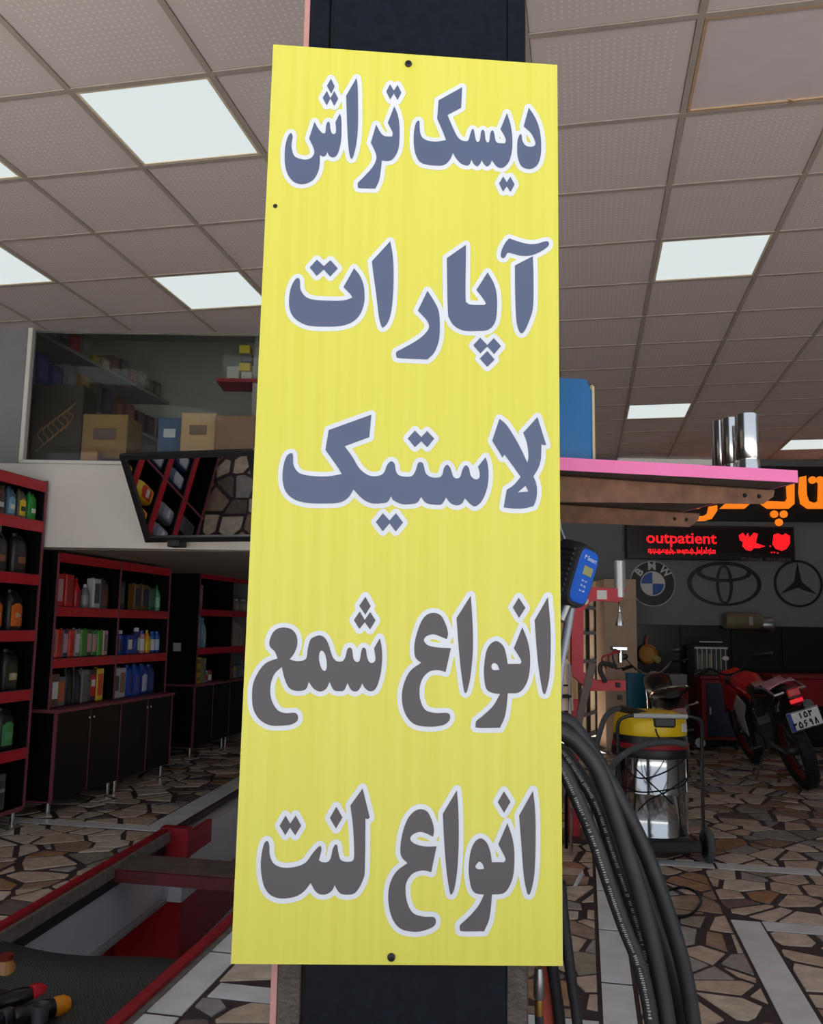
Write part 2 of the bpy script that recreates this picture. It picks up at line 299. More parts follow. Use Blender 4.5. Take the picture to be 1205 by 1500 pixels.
for q in strips:
    n_ = max(1, round(max(math.dist(q[0], q[1]), math.dist(q[1], q[2]))/.6))
    lx = math.dist(q[0], q[1]) > math.dist(q[1], q[2])
    for i in range(n_):
        a, b = i/n_, (i+1)/n_-.004
        L_ = lambda p, r, t: (p[0]+(r[0]-p[0])*t, p[1]+(r[1]-p[1])*t)
        pq = [L_(q[0], q[1], a), L_(q[0], q[1], b), L_(q[3], q[2], b), L_(q[3], q[2], a)] if lx else [L_(q[0], q[3], a), L_(q[1], q[2], a), L_(q[1], q[2], b), L_(q[0], q[3], b)]
        MB().prism(pq, -.01, .0005).build('marble_slab', marble, floor)
panels = [[(X0, Y0), (xl(Y0)-.05, Y0), (xl(5.38)-.05, 5.37), (X0, 5.37)], [(X0, 5.51), (xl(5.51)-.21, 5.51), (xl(7.6)-.21, 7.6), (X0, 7.6)],
          [(X0, 7.6), (.04, 7.6), (.04, Y1), (X0, Y1)], [(xr(1.7)+.21, 1.7), (.04, 1.7), (.04, 3.11), (xr(3.11)+.21, 3.11)],
          [(xr(3.25)+.21, 3.25), (.04, 3.25), (.04, 7.6), (xr(7.6)+.21, 7.6)],
          [(.175, 1.2), (.65, 1.2), (.65, 5.37), (.175, 5.37)], [(.65, 4.49), (X1, 4.49), (X1, 5.37), (.65, 5.37)],
          [(.80, 1.2), (X1, 1.2), (X1, 4.35), (.80, 4.35)], [(.175, 5.51), (X1, 5.51), (X1, Y1), (.175, Y1)]]
def shot(p):                                         # pixel and depth of a point
    d = Vector(p)-Vector((0, 0, CZ)); z = d.dot(_f)
    return (602.5+FPX*d.dot(_r)/z, 750-FPX*d.dot(_u)/z, z) if z > .1 else (-9e3, -9e3, z)
cells = []
S_ = .195
rs = random.Random(11)
seed = {}
for i in range(int(X0/S_)-3, int(X1/S_)+4):
    for j in range(0, int(Y1/S_)+4): seed[(i, j)] = ((i+.5+rs.uniform(-.48, .48))*S_, (j+.5+rs.uniform(-.48, .48))*S_*.95, rs.uniform(-.028, .028))
for (i, j), (sx, sy, sw) in seed.items():
    P = [(sx-.5, sy-.5), (sx+.5, sy-.5), (sx+.5, sy+.5), (sx-.5, sy+.5)]
    g = rs.uniform(.008, .025)
    for di in range(-2, 3):
        for dj in range(-2, 3):
            o = seed.get((i+di, j+dj))
            if o is None or (di == dj == 0): continue
            nx, ny = o[0]-sx, o[1]-sy; l = math.hypot(nx, ny)
            if l < 1e-3: continue
            nx /= l; ny /= l
            P = clip_poly(P, nx, ny, nx*(sx+o[0])/2+ny*(sy+o[1])/2-g+sw-o[2])
            if not P: break
        if not P: break
    if len(P) < 3: continue
    for pn in panels:
        Q = P
        for k in range(4):
            (ax, ay), (bx, by) = pn[k], pn[(k+1) % 4]; nx, ny = by-ay, -(bx-ax); l = math.hypot(nx, ny); nx /= l; ny /= l
            Q = clip_poly(Q, nx, ny, nx*ax+ny*ay-.008)
            if len(Q) < 3: break
        if len(Q) < 3: continue
        R_ = []
        for p in Q:                                 # merge near points
            if not R_ or math.dist(p, R_[-1]) > .012: R_.append(p)
        if len(R_) > 2 and math.dist(R_[0], R_[-1]) < .012: R_.pop()
        if len(R_) < 3: continue
        ar = abs(sum(R_[k][0]*R_[(k+1) % len(R_)][1]-R_[(k+1) % len(R_)][0]*R_[k][1] for k in range(len(R_))))/2
        if ar < .0025: continue
        cx = sum(p[0] for p in R_)/len(R_); cy = sum(p[1] for p in R_)/len(R_)
        px, py, z = shot((cx, cy, 0))
        vis = -20 < px < 1225 and py < 1520 and z > 1 and not (350 < px < 815 and py < 1405)
        cells.append((ar/(z**3) if vis else 0, R_, rs.random(), rs.uniform(-.0015, .0015)))
cells.sort(key=lambda c: -c[0])
rest = [MB() for _ in stones]
def stone_pick(r, c):
    w_ = (.26, .44, .60, .73, .80, .90, .95, 1.01); return next(k for k in range(8) if r < w_[k])
for k, (a, P, r_, dz) in enumerate(cells):
    mi = stone_pick(r_, P)
    if k < 300 and a > 0:
        MB().prism(P, -.008, .001+dz).build('stone', stones[mi], floor, fix=False)
    else: rest[mi].prism(P, -.008, .001+dz)
rm = MB(); mi_ = []
for k, b in enumerate(rest): rm.add(b.v, b.f); mi_ += [k]*len(b.f)
me = bpy.data.meshes.new('stones'); me.from_pydata(rm.v, [], rm.f)
for s_ in stones: me.materials.append(s_)
me.polygons.foreach_set('material_index', mi_); me.update()
stuff(link('stone_paving', me, floor))

# pit lining
pit_w = mat('white_pit_tile', (205, 204, 212), .25, var=.03, scale=4)
pit_r = mat('red_pit_tile', (160, 18, 24), .3); pit_g = mat('grey_pit_panel', (96, 94, 98), .5)
pit_k = mat('dark_pit_lining', (34, 30, 30), .5, var=.3); rail_m = mat('red_painted_steel', (150, 22, 36), .45, var=.2, scale=20, bump=.1)
pit = thing('service_pit', 'long inspection pit in the paved floor lined with white and red tiles', 'pit', (0, 0, 0))
def yprism(x0f, x1f, y0, y1, z0, z1, name, m, par=pit, lab=None):
    b = MB(); vs = []
    for y in (y0, y1):
        for x in (x0f(y), x1f(y)):
            for z in (z0, z1): vs.append((x, y, z))
    b.add(vs, [(0,1,3,2),(4,6,7,5),(0,4,5,1),(2,3,7,6),(0,2,6,4),(1,5,7,3)])
    return b.build(name, m, par, label=lab)
o_ = lambda f, d: (lambda y: f(y)+d)
yprism(xl, o_(xr, 0), PIT0, PIT1, -1.62, -1.55, 'pit_floor', pit_g)
for k in range(7):                                    # left wall, upper band of white tiles
    y0 = PIT0+k*.53; yprism(o_(xl, -.10), o_(xl, -.035), y0, min(y0+.527, 5.4), -.42, -.13, 'wall_tile', pit_w)
yprism(o_(xl, -.04), o_(xl, -.0), PIT0, 5.4, -.445, -.425, 'ledge', mat('pale_ledge', (160, 156, 158), .4))
yprism(o_(xl, -.44), o_(xl, -.36), PIT0, 5.4, -.80, -.42, 'niche_back', pit_r, lab='red tiled niche back under the white wall')
yprism(o_(xl, -.44), o_(xl, -.34), PIT0, 5.4, -1.55, -.80, 'niche_panel', pit_g, lab='grey panel low in the niche')
yprism(o_(xl, -.44), o_(xl, -.1), PIT0, 5.4, -.44, -.425, 'niche_top', pit_k)
for z0, z1, m_ in ((-.44, -.0, pit_w), (-.80, -.44, pit_r), (-1.55, -.80, pit_w)):
    for y0, y1 in ((5.4, 5.95), (5.95, 6.5), (6.5, PIT1)):
        yprism(o_(xl, -.40), o_(xl, .10), y0+.002, y1, z0+.003, z1-.06*(z1 == 0), 'wall_tile', m_)
for k in range(11):
    y0 = PIT0+k*.536; yprism(xr, o_(xr, .06), y0, y0+.533, -1.55, -.05, 'wall_tile', pit_w)
yprism(xl, xr, PIT1-.05, PIT1, -1.55, -.02, 'end_wall', pit_w); yprism(xl, xr, PIT0, PIT0+.05, -1.55, -.02, 'end_wall', pit_w)
yprism(o_(xl, -.07), o_(xl, -.005), PIT0, 5.4, -.13, -.035, 'dark_strip', pit_k)  # dark strip filling the gap below the rail
yprism(o_(xl, -.045), o_(xl, .0), PIT0, 5.4, -.035, .022, 'rail', rail_m); yprism(o_(xl, -.0), o_(xl, .022), PIT0, 5.36, -.06, .004, 'rail_lip', mat('grimy_lip', (110, 104, 98), .7, var=.3, scale=20))
yprism(o_(xr, -.0), o_(xr, .045), PIT0, 5.3, -.05, .022, 'rail', rail_m); yprism(o_(xr, .045), o_(xr, .07), PIT0, 5.3, -.03, .006, 'rail_lip', M['grimy_lip'])
yprism(o_(xl, -.05), o_(xl, .14), 5.36, 5.44, -.16, .03, 'rail_end', rail_m)
yprism(o_(xl, .10), o_(xl, .13), 5.40, 5.85, -.16, -.01, 'rail_plate', rail_m, lab='deep red plate where the rail steps in')
pk = thing('plank', 'dark weathered board laid across the pit with a red front edge', 'plank', (0, 0, 0))
yprism(o_(xl, -.0), o_(xr, -.002), 4.60, 4.90, -.06, -.02, 'board', mat('weathered_board', (92, 80, 74), .7, var=.25, scale=12, bump=.2), pk)
yprism(o_(xl, -.0), o_(xr, -.002), 4.57, 4.60, -.085, -.022, 'front_edge', mat('dull_red_edge', (96, 30, 34), .6, var=.2), pk)

# ------------------------------------------------------------ outdoor ground behind the viewer
g = MB().box((0, -9, -.06), (40, 19.2, .10)); struct(g.build('ground', mat('street_concrete', (184, 181, 175), .9, var=.1, scale=2)))

# ------------------------------------------------------------ ceiling
CH = 3.453
tile_m = bpy.data.materials.new('perforated_ceiling_tile'); tile_m.use_nodes = True
nt = tile_m.node_tree; bs = nt.nodes['Principled BSDF']; bs.inputs['Roughness'].default_value = .85
tc = nt.nodes.new('ShaderNodeTexCoord'); sp = nt.nodes.new('ShaderNodeSeparateXYZ'); nt.links.new(tc.outputs['Object'], sp.inputs[0])
def MN(op, a, b=None, c=None):
    n = nt.nodes.new('ShaderNodeMath'); n.operation = op
    for i, v in enumerate((a, b, c)):
        if v is None: continue
        if isinstance(v, (int, float)): n.inputs[i].default_value = v
        else: nt.links.new(v, n.inputs[i])
    return n.outputs[0]
def cellc(s): return MN('SUBTRACT', MN('FRACT', MN('MULTIPLY', MN('ADD', s, 5), 38.)), .5)
dx, dy = cellc(sp.outputs[0]), cellc(sp.outputs[1])
dd = MN('ADD', MN('MULTIPLY', dx, dx), MN('MULTIPLY', dy, dy))
dot = MN('LESS_THAN', dd, .045)
ins = MN('MULTIPLY', MN('LESS_THAN', MN('ABSOLUTE', sp.outputs[0]), .245), MN('LESS_THAN', MN('ABSOLUTE', sp.outputs[1]), .235))
dot = MN('MULTIPLY', dot, ins)
nz = nt.nodes.new('ShaderNodeTexNoise'); nz.inputs['Scale'].default_value = 5; nt.links.new(tc.outputs['Object'], nz.inputs['Vector'])
mix = nt.nodes.new('ShaderNodeMix'); mix.data_type = 'RGBA'
mix.inputs[6].default_value = lin((202, 190, 190))+(1,); mix.inputs[7].default_value = lin((222, 212, 212))+(1,)  # lighter dots paint in the tile relief catching light
nt.links.new(MN('ADD', MN('MULTIPLY', dot, .8), MN('MULTIPLY', nz.outputs[0], .12)), mix.inputs[0]); nt.links.new(mix.outputs[2], bs.inputs['Base Color'])
grid_m = mat('ceiling_grid_paint', (164, 154, 146), .7, var=.08)
ceil = struct(MB().prism([(p.x, p.y) for p in (fr(-5, 1.35), fr(5.6, 1.35), fr(5.6, 11.2), fr(-.45, 11.2), fr(-.45, 6.04), fr(-5, 6.04))], CH+.03, CH+.12).build('ceiling', mat('plaster_above_grid', (120, 112, 108), .9)))
TX, TY, PX_, PY_ = .4226, 2.853, .606, .588
lights = {(-4, 0), (-5, 3), (-6, 0), (-7, 2), (0, 3), (0, 9), (3, 12)}
me_t = MB().box((0, 0, 0), (PX_-.026, PY_-.026, .010), .002).mesh('ceiling_tile'); me_t.materials.append(tile_m)
diff_m = mat('lit_diffuser', (240, 250, 250), emit=LAMP); lf = mat('lamp_frame', (212, 200, 176), .5)
def in_room(x, y): p = Vector((x, y, 0)); return (p.dot(NN) < 6.03 or p.dot(RT) > -.45) and p.dot(NN) > 1.35
count = 0
names = {(-4, 0): 'large bright square ceiling light, nearest whole one above the left side', (-5, 3): 'square ceiling light just left of the yellow sign near the glass wall', (-6, 0): 'bright ceiling light cut by the left edge, upper one',
         (-7, 2): 'bright ceiling light cut by the left edge, lower one', (0, 3): 'square ceiling light right of the yellow sign, nearest one', (0, 9): 'small far ceiling light above the blue box and chrome sockets', (3, 12): 'far ceiling light at the right edge above the black lit sign'}
for i in range(-9, 8):
    for j in range(-3, 14):
        cx, cy = TX+(i+.5)*PX_, TY+(j+.5)*PY_
        if cx < -4.75 or cx > 4.6: continue
        cor = [(cx-PX_/2+.013, cy-PY_/2+.013), (cx+PX_/2-.013, cy-PY_/2+.013), (cx+PX_/2-.013, cy+PY_/2-.013), (cx-PX_/2+.013, cy+PY_/2-.013)]
        ok = [in_room(*c) for c in cor]
        if (i, j) in lights and all(ok):
            lab = names.get((i, j), 'square ceiling light hidden behind the yellow sign or past the frame')
            t = thing('ceiling_light', lab, 'ceiling light', (cx, cy, CH+.004), 0, 'square panel lights in the ceiling')
            a, b = PX_-.028, PY_-.028
            fb = MB()
            for s_ in (-1, 1): fb.box((s_*(a/2-.006), 0, 0), (.012, b, .012)); fb.box((0, s_*(b/2-.006), 0), (a-.024, .012, .012))
            fb.build('frame', lf, t); MB().box((0, 0, .002), (a-.024, b-.024, .006)).build('diffuser', diff_m, t); continue
        if (i, j) == (0, 0):
            t = thing('ceiling_panel', 'plain unlit square panel with a tan frame and two bent clips, upper right', 'ceiling panel', (cx, cy, CH+.004), 0)
            a, b = PX_-.028, PY_-.028; fb = MB()
            for s_ in (-1, 1): fb.box((s_*(a/2-.006), 0, 0), (.012, b, .014)); fb.box((0, s_*(b/2-.006), 0), (a-.024, .012, .014))
            fb.build('frame', mat('tan_frame', (178, 150, 124), .6), t); MB().box((0, 0, .003), (a-.024, b-.024, .006)).build('panel', mat('plain_panel', (206, 192, 196), .6), t)
            for s_ in (-1, 1): MB().box((.11, s_*(b/2-.012), -.008), (.03, .018, .004), 0, Matrix.Rotation(.5, 3, 'Y')).build('clip', M['tan_frame'], t)
            continue
        if all(ok):
            link('ceiling_tile', me_t, ceil, (cx, cy, CH+.006)); count += 1
        elif any(ok):
            Qs = [clip_poly(clip_poly(cor, NN.x, NN.y, 6.03), -NN.x, -NN.y, -1.35), clip_poly(clip_poly(cor, -NN.x, -NN.y, -6.03), -RT.x, -RT.y, .45)]
            for Q in Qs:
              if len(Q) > 2: MB().prism([(x-cx, y-cy) for x, y in Q], -.005, .005).build('ceiling_tile', tile_m, ceil, (cx, cy, CH+.006))
gb = MB()
for i in range(-8, 8):
    x = TX+i*PX_; ya = (1.35+x*math.sin(YAW))/math.cos(YAW); yb = 11.3
    if x < -.45: yb = (6.03+x*math.sin(YAW))/math.cos(YAW)
    gb.box((x, (ya+yb)/2, CH), (.024, yb-ya, .006))
for j in range(-3, 15):
    y = TY+j*PY_
    segs = []; xs = [k*.1 for k in range(-47, 46)]; run = None
    for x in xs:
        if in_room(x, y): run = [x, x] if run is None else [run[0], x]
        elif run: segs.append(run); run = None
    if run: segs.append(run)
    for a, b in segs: gb.box(((a+b)/2, y, CH-.0004), (b-a+.05, .024, .006))
gb.build('ceiling_grid', grid_m, ceil)

# ------------------------------------------------------------ walls
up_ = struct(MB().box((.3, 7.1, 4.85), (12.5, 11.5, .7)).build('sun_block_storey', mat('street_plaster', (196, 190, 182), .8), rz=YAW)); fa_ = struct(MB().box((.3, 1.42, 4.03), (12.5, .12, .93)).build('sun_block_fascia', M['street_plaster'], rz=YAW))  # unseen storey and fascia, added and sized to keep direct sun out
def fbox(name, u0, u1, d0, d1, z0, z1, m, par=None, kind=True):
    o = MB().box(((u0+u1)/2, (d0+d1)/2, (z0+z1)/2), (u1-u0, d1-d0, z1-z0)).build(name, m, par)
    if par is None:
        o.rotation_euler.z = YAW
        if kind: struct(o)
    return o
wl_ = struct(MB().box((-4.75, 3.2, 1.78), (.1, 4.3, 3.7)).build('wall_left', wall_m)); MB().box((-4.62, 8.4, .92), (.1, 6.1, 1.86)).build('wall_section', wall_m, wl_); MB().box((-5.2, 7.3, 3.2), (.1, 4.6, 2.4)).build('wall_section', M.get('x') or wall_m, wl_)
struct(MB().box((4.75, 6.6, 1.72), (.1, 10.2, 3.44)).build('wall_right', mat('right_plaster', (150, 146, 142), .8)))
wf = fbox('wall_mezzanine', -3.96, -.5, 6.03, 6.15, 1.86, 2.455, wall_m)
for a in ((-3.96, -2.80, 6.03, 6.15, 2.455, 3.60), (-2.80, -.5, 6.03, 6.15, CH+.01, 4.35)):
    fbox('wall_section', *a, wall_m if a[1] > -2 else mat('grey_pier_paint', (128, 128, 132), .8), wf)
fbox('wall_section', -3.96, -2.8, 6.03, 6.15, 3.6, 4.35, wall_m, wf)
fbox('wall_mezzanine_side', -.6, -.5, 6.15, 10.4, 1.86, 4.35, wall_m)
ms = [fr(-3.0, 6.15), fr(-.5, 6.15), fr(-.5, 10.5), fr(-2.0, 10.5)]
sof = struct(MB().prism([(-4.6, ms[0].y+.02)]+[(p.x, p.y) for p in (ms[1], ms[2])]+[(-4.6, ms[3].y)], 1.86, 1.98).build('ceiling_soffit', mat('soffit_paint', (150, 142, 132), .8)))
mz = mat('mezzanine_wall_green_grey', (170, 176, 168), .8)
fbox('wall_mezzanine_back', -4.0, -.5, 8.9, 9.0, 1.98, 4.4, mz)
struct(MB().prism([(p.x, p.y) for p in (fr(-4.2, 6.0), fr(-.4, 6.0), fr(-.4, 9.1), fr(-4.2, 9.1))], 4.34, 4.42).build('ceiling_mezzanine', mz))
win = thing('window_1', 'wide interior window with white frame looking into the upstairs storeroom', 'window', (0, 0, 0), YAW); del win['category']; struct(win)
fw = MB(); fw.box((-2.787, 6.04, 2.96), (.032, .06, 1.0), .004); fw.box((-1.65, 6.04, 2.468), (2.30, .06, .026), .004); fw.build('window_frame', white_m, win)
gm = bpy.data.materials.new('window_glass'); gm.use_nodes = True; nt = gm.node_tree; nt.nodes.clear()
a = nt.nodes.new('ShaderNodeBsdfTransparent'); a.inputs[0].default_value = (.93, .95, .94, 1); b = nt.nodes.new('ShaderNodeBsdfGlossy'); b.inputs['Roughness'].default_value = .03
fz = nt.nodes.new('ShaderNodeFresnel'); fz.inputs[0].default_value = 1.33; mxs = nt.nodes.new('ShaderNodeMixShader'); ou = nt.nodes.new('ShaderNodeOutputMaterial')
nt.links.new(fz.outputs[0], mxs.inputs[0]); nt.links.new(a.outputs[0], mxs.inputs[1]); nt.links.new(b.outputs[0], mxs.inputs[2]); nt.links.new(mxs.outputs[0], ou.inputs[0])
MB().box((-1.63, 6.08, 2.965), (2.27, .006, .97)).build('window_pane', gm, win, fix=True)

# back wall with a door opening, black dado
wb = fbox('wall_back', 2.36, 5.9, 10.45, 10.6, 0, CH+.05, wall_d)
fbox('wall_section', -3.2, 1.62, 10.45, 10.6, 0, CH+.05, wall_d, wb); fbox('wall_section', 1.62, 2.36, 10.45, 10.6, 1.93, CH+.05, wall_d, wb)
dado = mat('black_polished_stone', (22, 22, 24), .25)
dt = thing('trim_1', 'black stone dado along the back wall', 'trim', (0, 0, 0), YAW); del dt['category']; struct(dt)
for k in range(6): MB().box((2.64+.305+k*.61, 10.43, .71), (.604, .03, 1.41), .003).build('dado_panel', dado, dt)
jamb = fbox('trim_2', 2.25, 2.62, 10.0, 10.45, 0, 1.93, mat('beige_jamb', (190, 164, 140), .7, var=.05)); jamb['label'] = 'beige door jamb left of the black dado'
yard = struct(MB().box((2.0, 14.2, 1.6), (9, .15, 4.4)).build('wall_yard', mat('yard_wall', (160, 132, 96), .9, var=.06), rz=YAW))
struct(MB().box((1, 13.2, -.07), (12, 4, .1)).build('ground_yard', mat('yard_ground', (74, 62, 52), .9)))
g_ = thing('barred_door', 'open barred metal door with beige panes behind the red frame press', 'door', fr(2.08, 10.65), YAW+math.radians(62))
dk = mat('dark_bronze_metal', (44, 36, 34), .5, .3)
pan = mat('beige_door_pane', (206, 178, 138), .6, var=.03)
W_, H_ = 1.15, 1.88
for x0, x1 in ((0, .04), (W_-.04, W_)): MB().box(((x0+x1)/2, 0, H_/2), (x1-x0, .04, H_), .004).build('stile', dk, g_)
for z in (.05, .30, .95, 1.30, 1.62, H_-.02): MB().box((W_/2, 0, z), (W_, .034, .042), .003).build('rail', dk, g_)
for k in range(1, 3): MB().box((W_*k/3, 0, H_/2), (.03, .04, H_), .002).build('bar', dk, g_)
MB().box((W_/2, .03, H_/2), (W_, .006, H_)).build('pane', pan, g_)
wn2 = thing('glow_strip', 'low strip of glowing panes standing in for a bright reflection under the ceiling at the back', 'window', (0, 0, 0), YAW); del wn2['category']; struct(wn2)
for k in range(8): MB().box((2.62+k*.145, 10.40, 3.40), (.135, .03, .075), .003).build('pane', mat('strip_glow', (190, 184, 176), emit=.55), wn2)  # panes glow by themselves to paint in the bright reflected band
MB().box((3.13, 10.42, 3.40), (1.2, .03, .10)).build('window_frame', white_m, wn2)

# ------------------------------------------------------------ pillar
slab_m = mat('polished_black_granite', (13, 17, 27), .5, var=.3, scale=60, spec=.12)
side_m = mat('rough_brown_black_tile', (66, 58, 54), .6, var=.3, scale=40, bump=.5, bscale=120)
pink_m = mat('pinkish_stone_edge', (176, 128, 122), .7, var=.1)
pil = thing('pillar', 'square pillar at the shop front clad in polished black stone', 'pillar', (0, 0, 0), YAW); del pil['category']; struct(pil)
MB().box((-.002, 1.85, 1.75), (.40, .78, 3.5)).build('core', mat('pillar_core', (70, 64, 62), .8), pil)
for z, z2 in ((0, .62), (.62, 1.3), (1.3, 2.64), (2.64, 3.5)):
    MB().box((.002, 1.447, (z+z2)/2), (.318, .02, z2-z-.006), .002).build('stone_slab', slab_m, pil)
for k in range(9):
    z = .42*k-.3+.02
    for u, w_ in ((-.182, .038), (.178, .034)): MB().box((u, 1.450, z+.208), (w_, .016, .415), .002).build('edge_tile', side_m if z < 1.7 else slab_m, pil)
    MB().box((-.2055, 1.456, z+.208), (.010, .03, .414), .001).build('edge_strip', pink_m, pil)
MB().box((.21, 2.35, 1.6), (.024, .03, 3.2), .003).build('side_strip', mat('brown_post', (104, 76, 66), .7, var=.15), pil)

# ------------------------------------------------------------ the yellow sign
exec_letters = LETTERS
sign_y = bpy.data.materials.new('yellow_vinyl'); sign_y.use_nodes = True; nt = sign_y.node_tree; bs = nt.nodes['Principled BSDF']; bs.inputs['Roughness'].default_value = .45
tc = nt.nodes.new('ShaderNodeTexCoord'); mp = nt.nodes.new('ShaderNodeMapping'); mp.inputs['Scale'].default_value = (60, 1, 1.2); nt.links.new(tc.outputs['Object'], mp.inputs[0])
n1 = nt.nodes.new('ShaderNodeTexNoise'); n1.inputs['Scale'].default_value = 1.; n1.inputs['Detail'].default_value = 3; nt.links.new(mp.outputs[0], n1.inputs['Vector'])
n2 = nt.nodes.new('ShaderNodeTexNoise'); n2.inputs['Scale'].default_value = 9; n2.inputs['Detail'].default_value = 8; nt.links.new(tc.outputs['Object'], n2.inputs['Vector'])
cr = nt.nodes.new('ShaderNodeValToRGB'); cr.color_ramp.elements[0].position = .35; cr.color_ramp.elements[1].position = .65
cr.color_ramp.elements[0].color = lin((205, 199, 72))+(1,); cr.color_ramp.elements[1].color = lin((209, 204, 83))+(1,)
nt.links.new(n1.outputs[0], cr.inputs[0])
mr = nt.nodes.new('ShaderNodeMapRange'); mr.inputs[1].default_value = .76; mr.inputs[2].default_value = .88; nt.links.new(n2.outputs[0], mr.inputs[0])
mx = nt.nodes.new('ShaderNodeMix'); mx.data_type = 'RGBA'; mx.inputs[7].default_value = lin((205, 195, 60))+(1,)
nt.links.new(mr.outputs[0], mx.inputs[0]); nt.links.new(cr.outputs[0], mx.inputs[6]); nt.links.new(mx.outputs[2], bs.inputs['Base Color'])
sgn = thing('hanging_sign', 'tall yellow sign with dark Persian lettering outlined in white on the black pillar', 'sign', fr(0, 1.42, 0), YAW)
# slightly bowed panel, front face at local y = 0
qc = ((-.2616, 2.3758), (.2494, 2.3442), (.2465, .82), (-.2706, .8156))
def qpt(s_, t):
    a = [qc[0][k]+(qc[1][k]-qc[0][k])*s_ for k in (0, 1)]; b = [qc[3][k]+(qc[2][k]-qc[3][k])*s_ for k in (0, 1)]
    return [a[k]+(b[k]-a[k])*t for k in (0, 1)]
GR = 14
front = [[(qpt(j/6, i/GR)[0]-.003*math.sin(math.pi*i/GR)*(1-j/6)*0, 0, qpt(j/6, i/GR)[1]) for j in range(7)] for i in range(GR+1)]
b_ = MB(); b_.sheet(front); b_.build('sign_face', sign_y, sgn)
b_ = MB(); fr_ = [qpt(0, 0), qpt(1, 0), qpt(1, 1), qpt(0, 1)]
b_.prism([(p[0], p[1]) for p in fr_], .0008, .009, 'XZ'); b_.build('backing_board', mat('white_sheet_edge', (228, 226, 206), .6), sgn)
ink1 = mat('ink_flare_haze', (78, 88, 118), .5, var=.03); ink2 = mat('ink_no_haze', (74, 70, 76), .5, var=.03); inkw = mat('white_print', (208, 212, 222), .5)  # one ink; the upper lines' copy has flare haze in its colour
def ring_pts(sg):
    P = []; F = []
    for t in sg.split():
        F.append(t.endswith('!')); a, b = t.rstrip('!').split(','); P.append((int(a)/1e4, int(b)/1e4))
    n = len(P); out = []
    for i in range(n):
        p1, p2 = P[i], P[(i+1) % n]
        if F[i] and F[(i+1) % n]: out.append(p1); continue
        p0 = P[i-1] if not F[i] else (2*p1[0]-p2[0], 2*p1[1]-p2[1]); p3 = P[(i+2) % n] if not F[(i+1) % n] else (2*p2[0]-p1[0], 2*p2[1]-p1[1])
        K = 4
        for k in range(K):
            t = k/K
            out.append(tuple(.5*(2*p1[c]+(p2[c]-p0[c])*t+(2*p0[c]-5*p1[c]+4*p2[c]-p3[c])*t*t+(-p0[c]+3*p1[c]-3*p2[c]+p3[c])*t**3) for c in (0, 1)))
    return out
def outline_mesh(rings, rad, y, st=.0016):
    A = np.concatenate([np.array(r) for r in rings]); B = np.concatenate([np.roll(np.array(r), -1, 0) for r in rings])
    lo = A.min(0)-rad-2*st; hi = A.max(0)+rad+2*st
    nx, nz = (np.ceil((hi-lo)/st)).astype(int)+1
    gx = lo[0]+np.arange(nx)*st; gz = lo[1]+np.arange(nz)*st
    G = np.stack(np.meshgrid(gx, gz, indexing='ij'), -1).reshape(-1, 2)
    D = np.full(len(G), 9.); IN = np.zeros(len(G), bool)
    for a, b in zip(A, B):
        d = b-a; l2 = d@d+1e-12; t = np.clip(((G-a)@d)/l2, 0, 1); q = G-a-t[:, None]*d; D = np.minimum(D, (q*q).sum(1))
        c = (a[1] > G[:, 1]) != (b[1] > G[:, 1])
        if c.any(): xx = a[0]+(G[:, 1]-a[1])*d[0]/(d[1] if abs(d[1]) > 1e-12 else 1e-12); IN ^= c & (G[:, 0] < xx)
    V = np.sqrt(D)-rad; V[IN] = -rad; V = V.reshape(nx, nz); mb = MB()
    neg = V < 0
    for i in range(nx-1):
        j = 0
        while j < nz-1:
            c = [neg[i, j], neg[i+1, j], neg[i+1, j+1], neg[i, j+1]]
            if all(c):
                k = j
                while k < nz-1 and neg[i, k] and neg[i+1, k] and neg[i+1, k+1] and neg[i, k+1]: k += 1
                mb.add([(gx[i], y, gz[j]), (gx[i+1], y, gz[j]), (gx[i+1], y, gz[k]), (gx[i], y, gz[k])], [(0, 1, 2, 3)]); j = k; continue
            if any(c):
                cr_ = [(i, j), (i+1, j), (i+1, j+1), (i, j+1)]; poly = []
                for e in range(4):
                    p, q = cr_[e], cr_[(e+1) % 4]; vp, vq = V[p], V[q]
                    if vp < 0: poly.append((gx[p[0]], y, gz[p[1]]))
                    if (vp < 0) != (vq < 0):
                        t = vp/(vp-vq); poly.append((gx[p[0]]+(gx[q[0]]-gx[p[0]])*t, y, gz[p[1]]+(gz[q[1]]-gz[p[1]])*t))
                if len(poly) > 2: mb.add(poly, [tuple(range(len(poly)))])
            j += 1
    return mb
for li, line in enumerate(LETTERS):
    shapes = [[ring_pts(r) for r in sg.split('|')] for sg in line.split(';')]
    allr = [r for s_ in shapes for r in s_]
    outline_mesh(allr, .0078, -.0006).build('lettering_outline', inkw, sgn, fix=False)
    for s_ in shapes:
        flat = [p for r in s_ for p in r]
        tri = geometry.tessellate_polygon([[Vector((p[0], p[1], 0)) for p in r] for r in s_])
        mb = MB(); mb.add([(p[0], -.0012, p[1]) for p in flat], [tuple(t) if (Vector((flat[t[1]][0]-flat[t[0]][0], flat[t[1]][1]-flat[t[0]][1], 0)).cross(Vector((flat[t[2]][0]-flat[t[0]][0], flat[t[2]][1]-flat[t[0]][1], 0)))).z > 0 else tuple(t)[::-1] for t in tri])
        mb.build('letter', ink1 if li < 3 else ink2, sgn, fix=False)
scr = mat('dark_screw', (40, 38, 42), .4, .6)
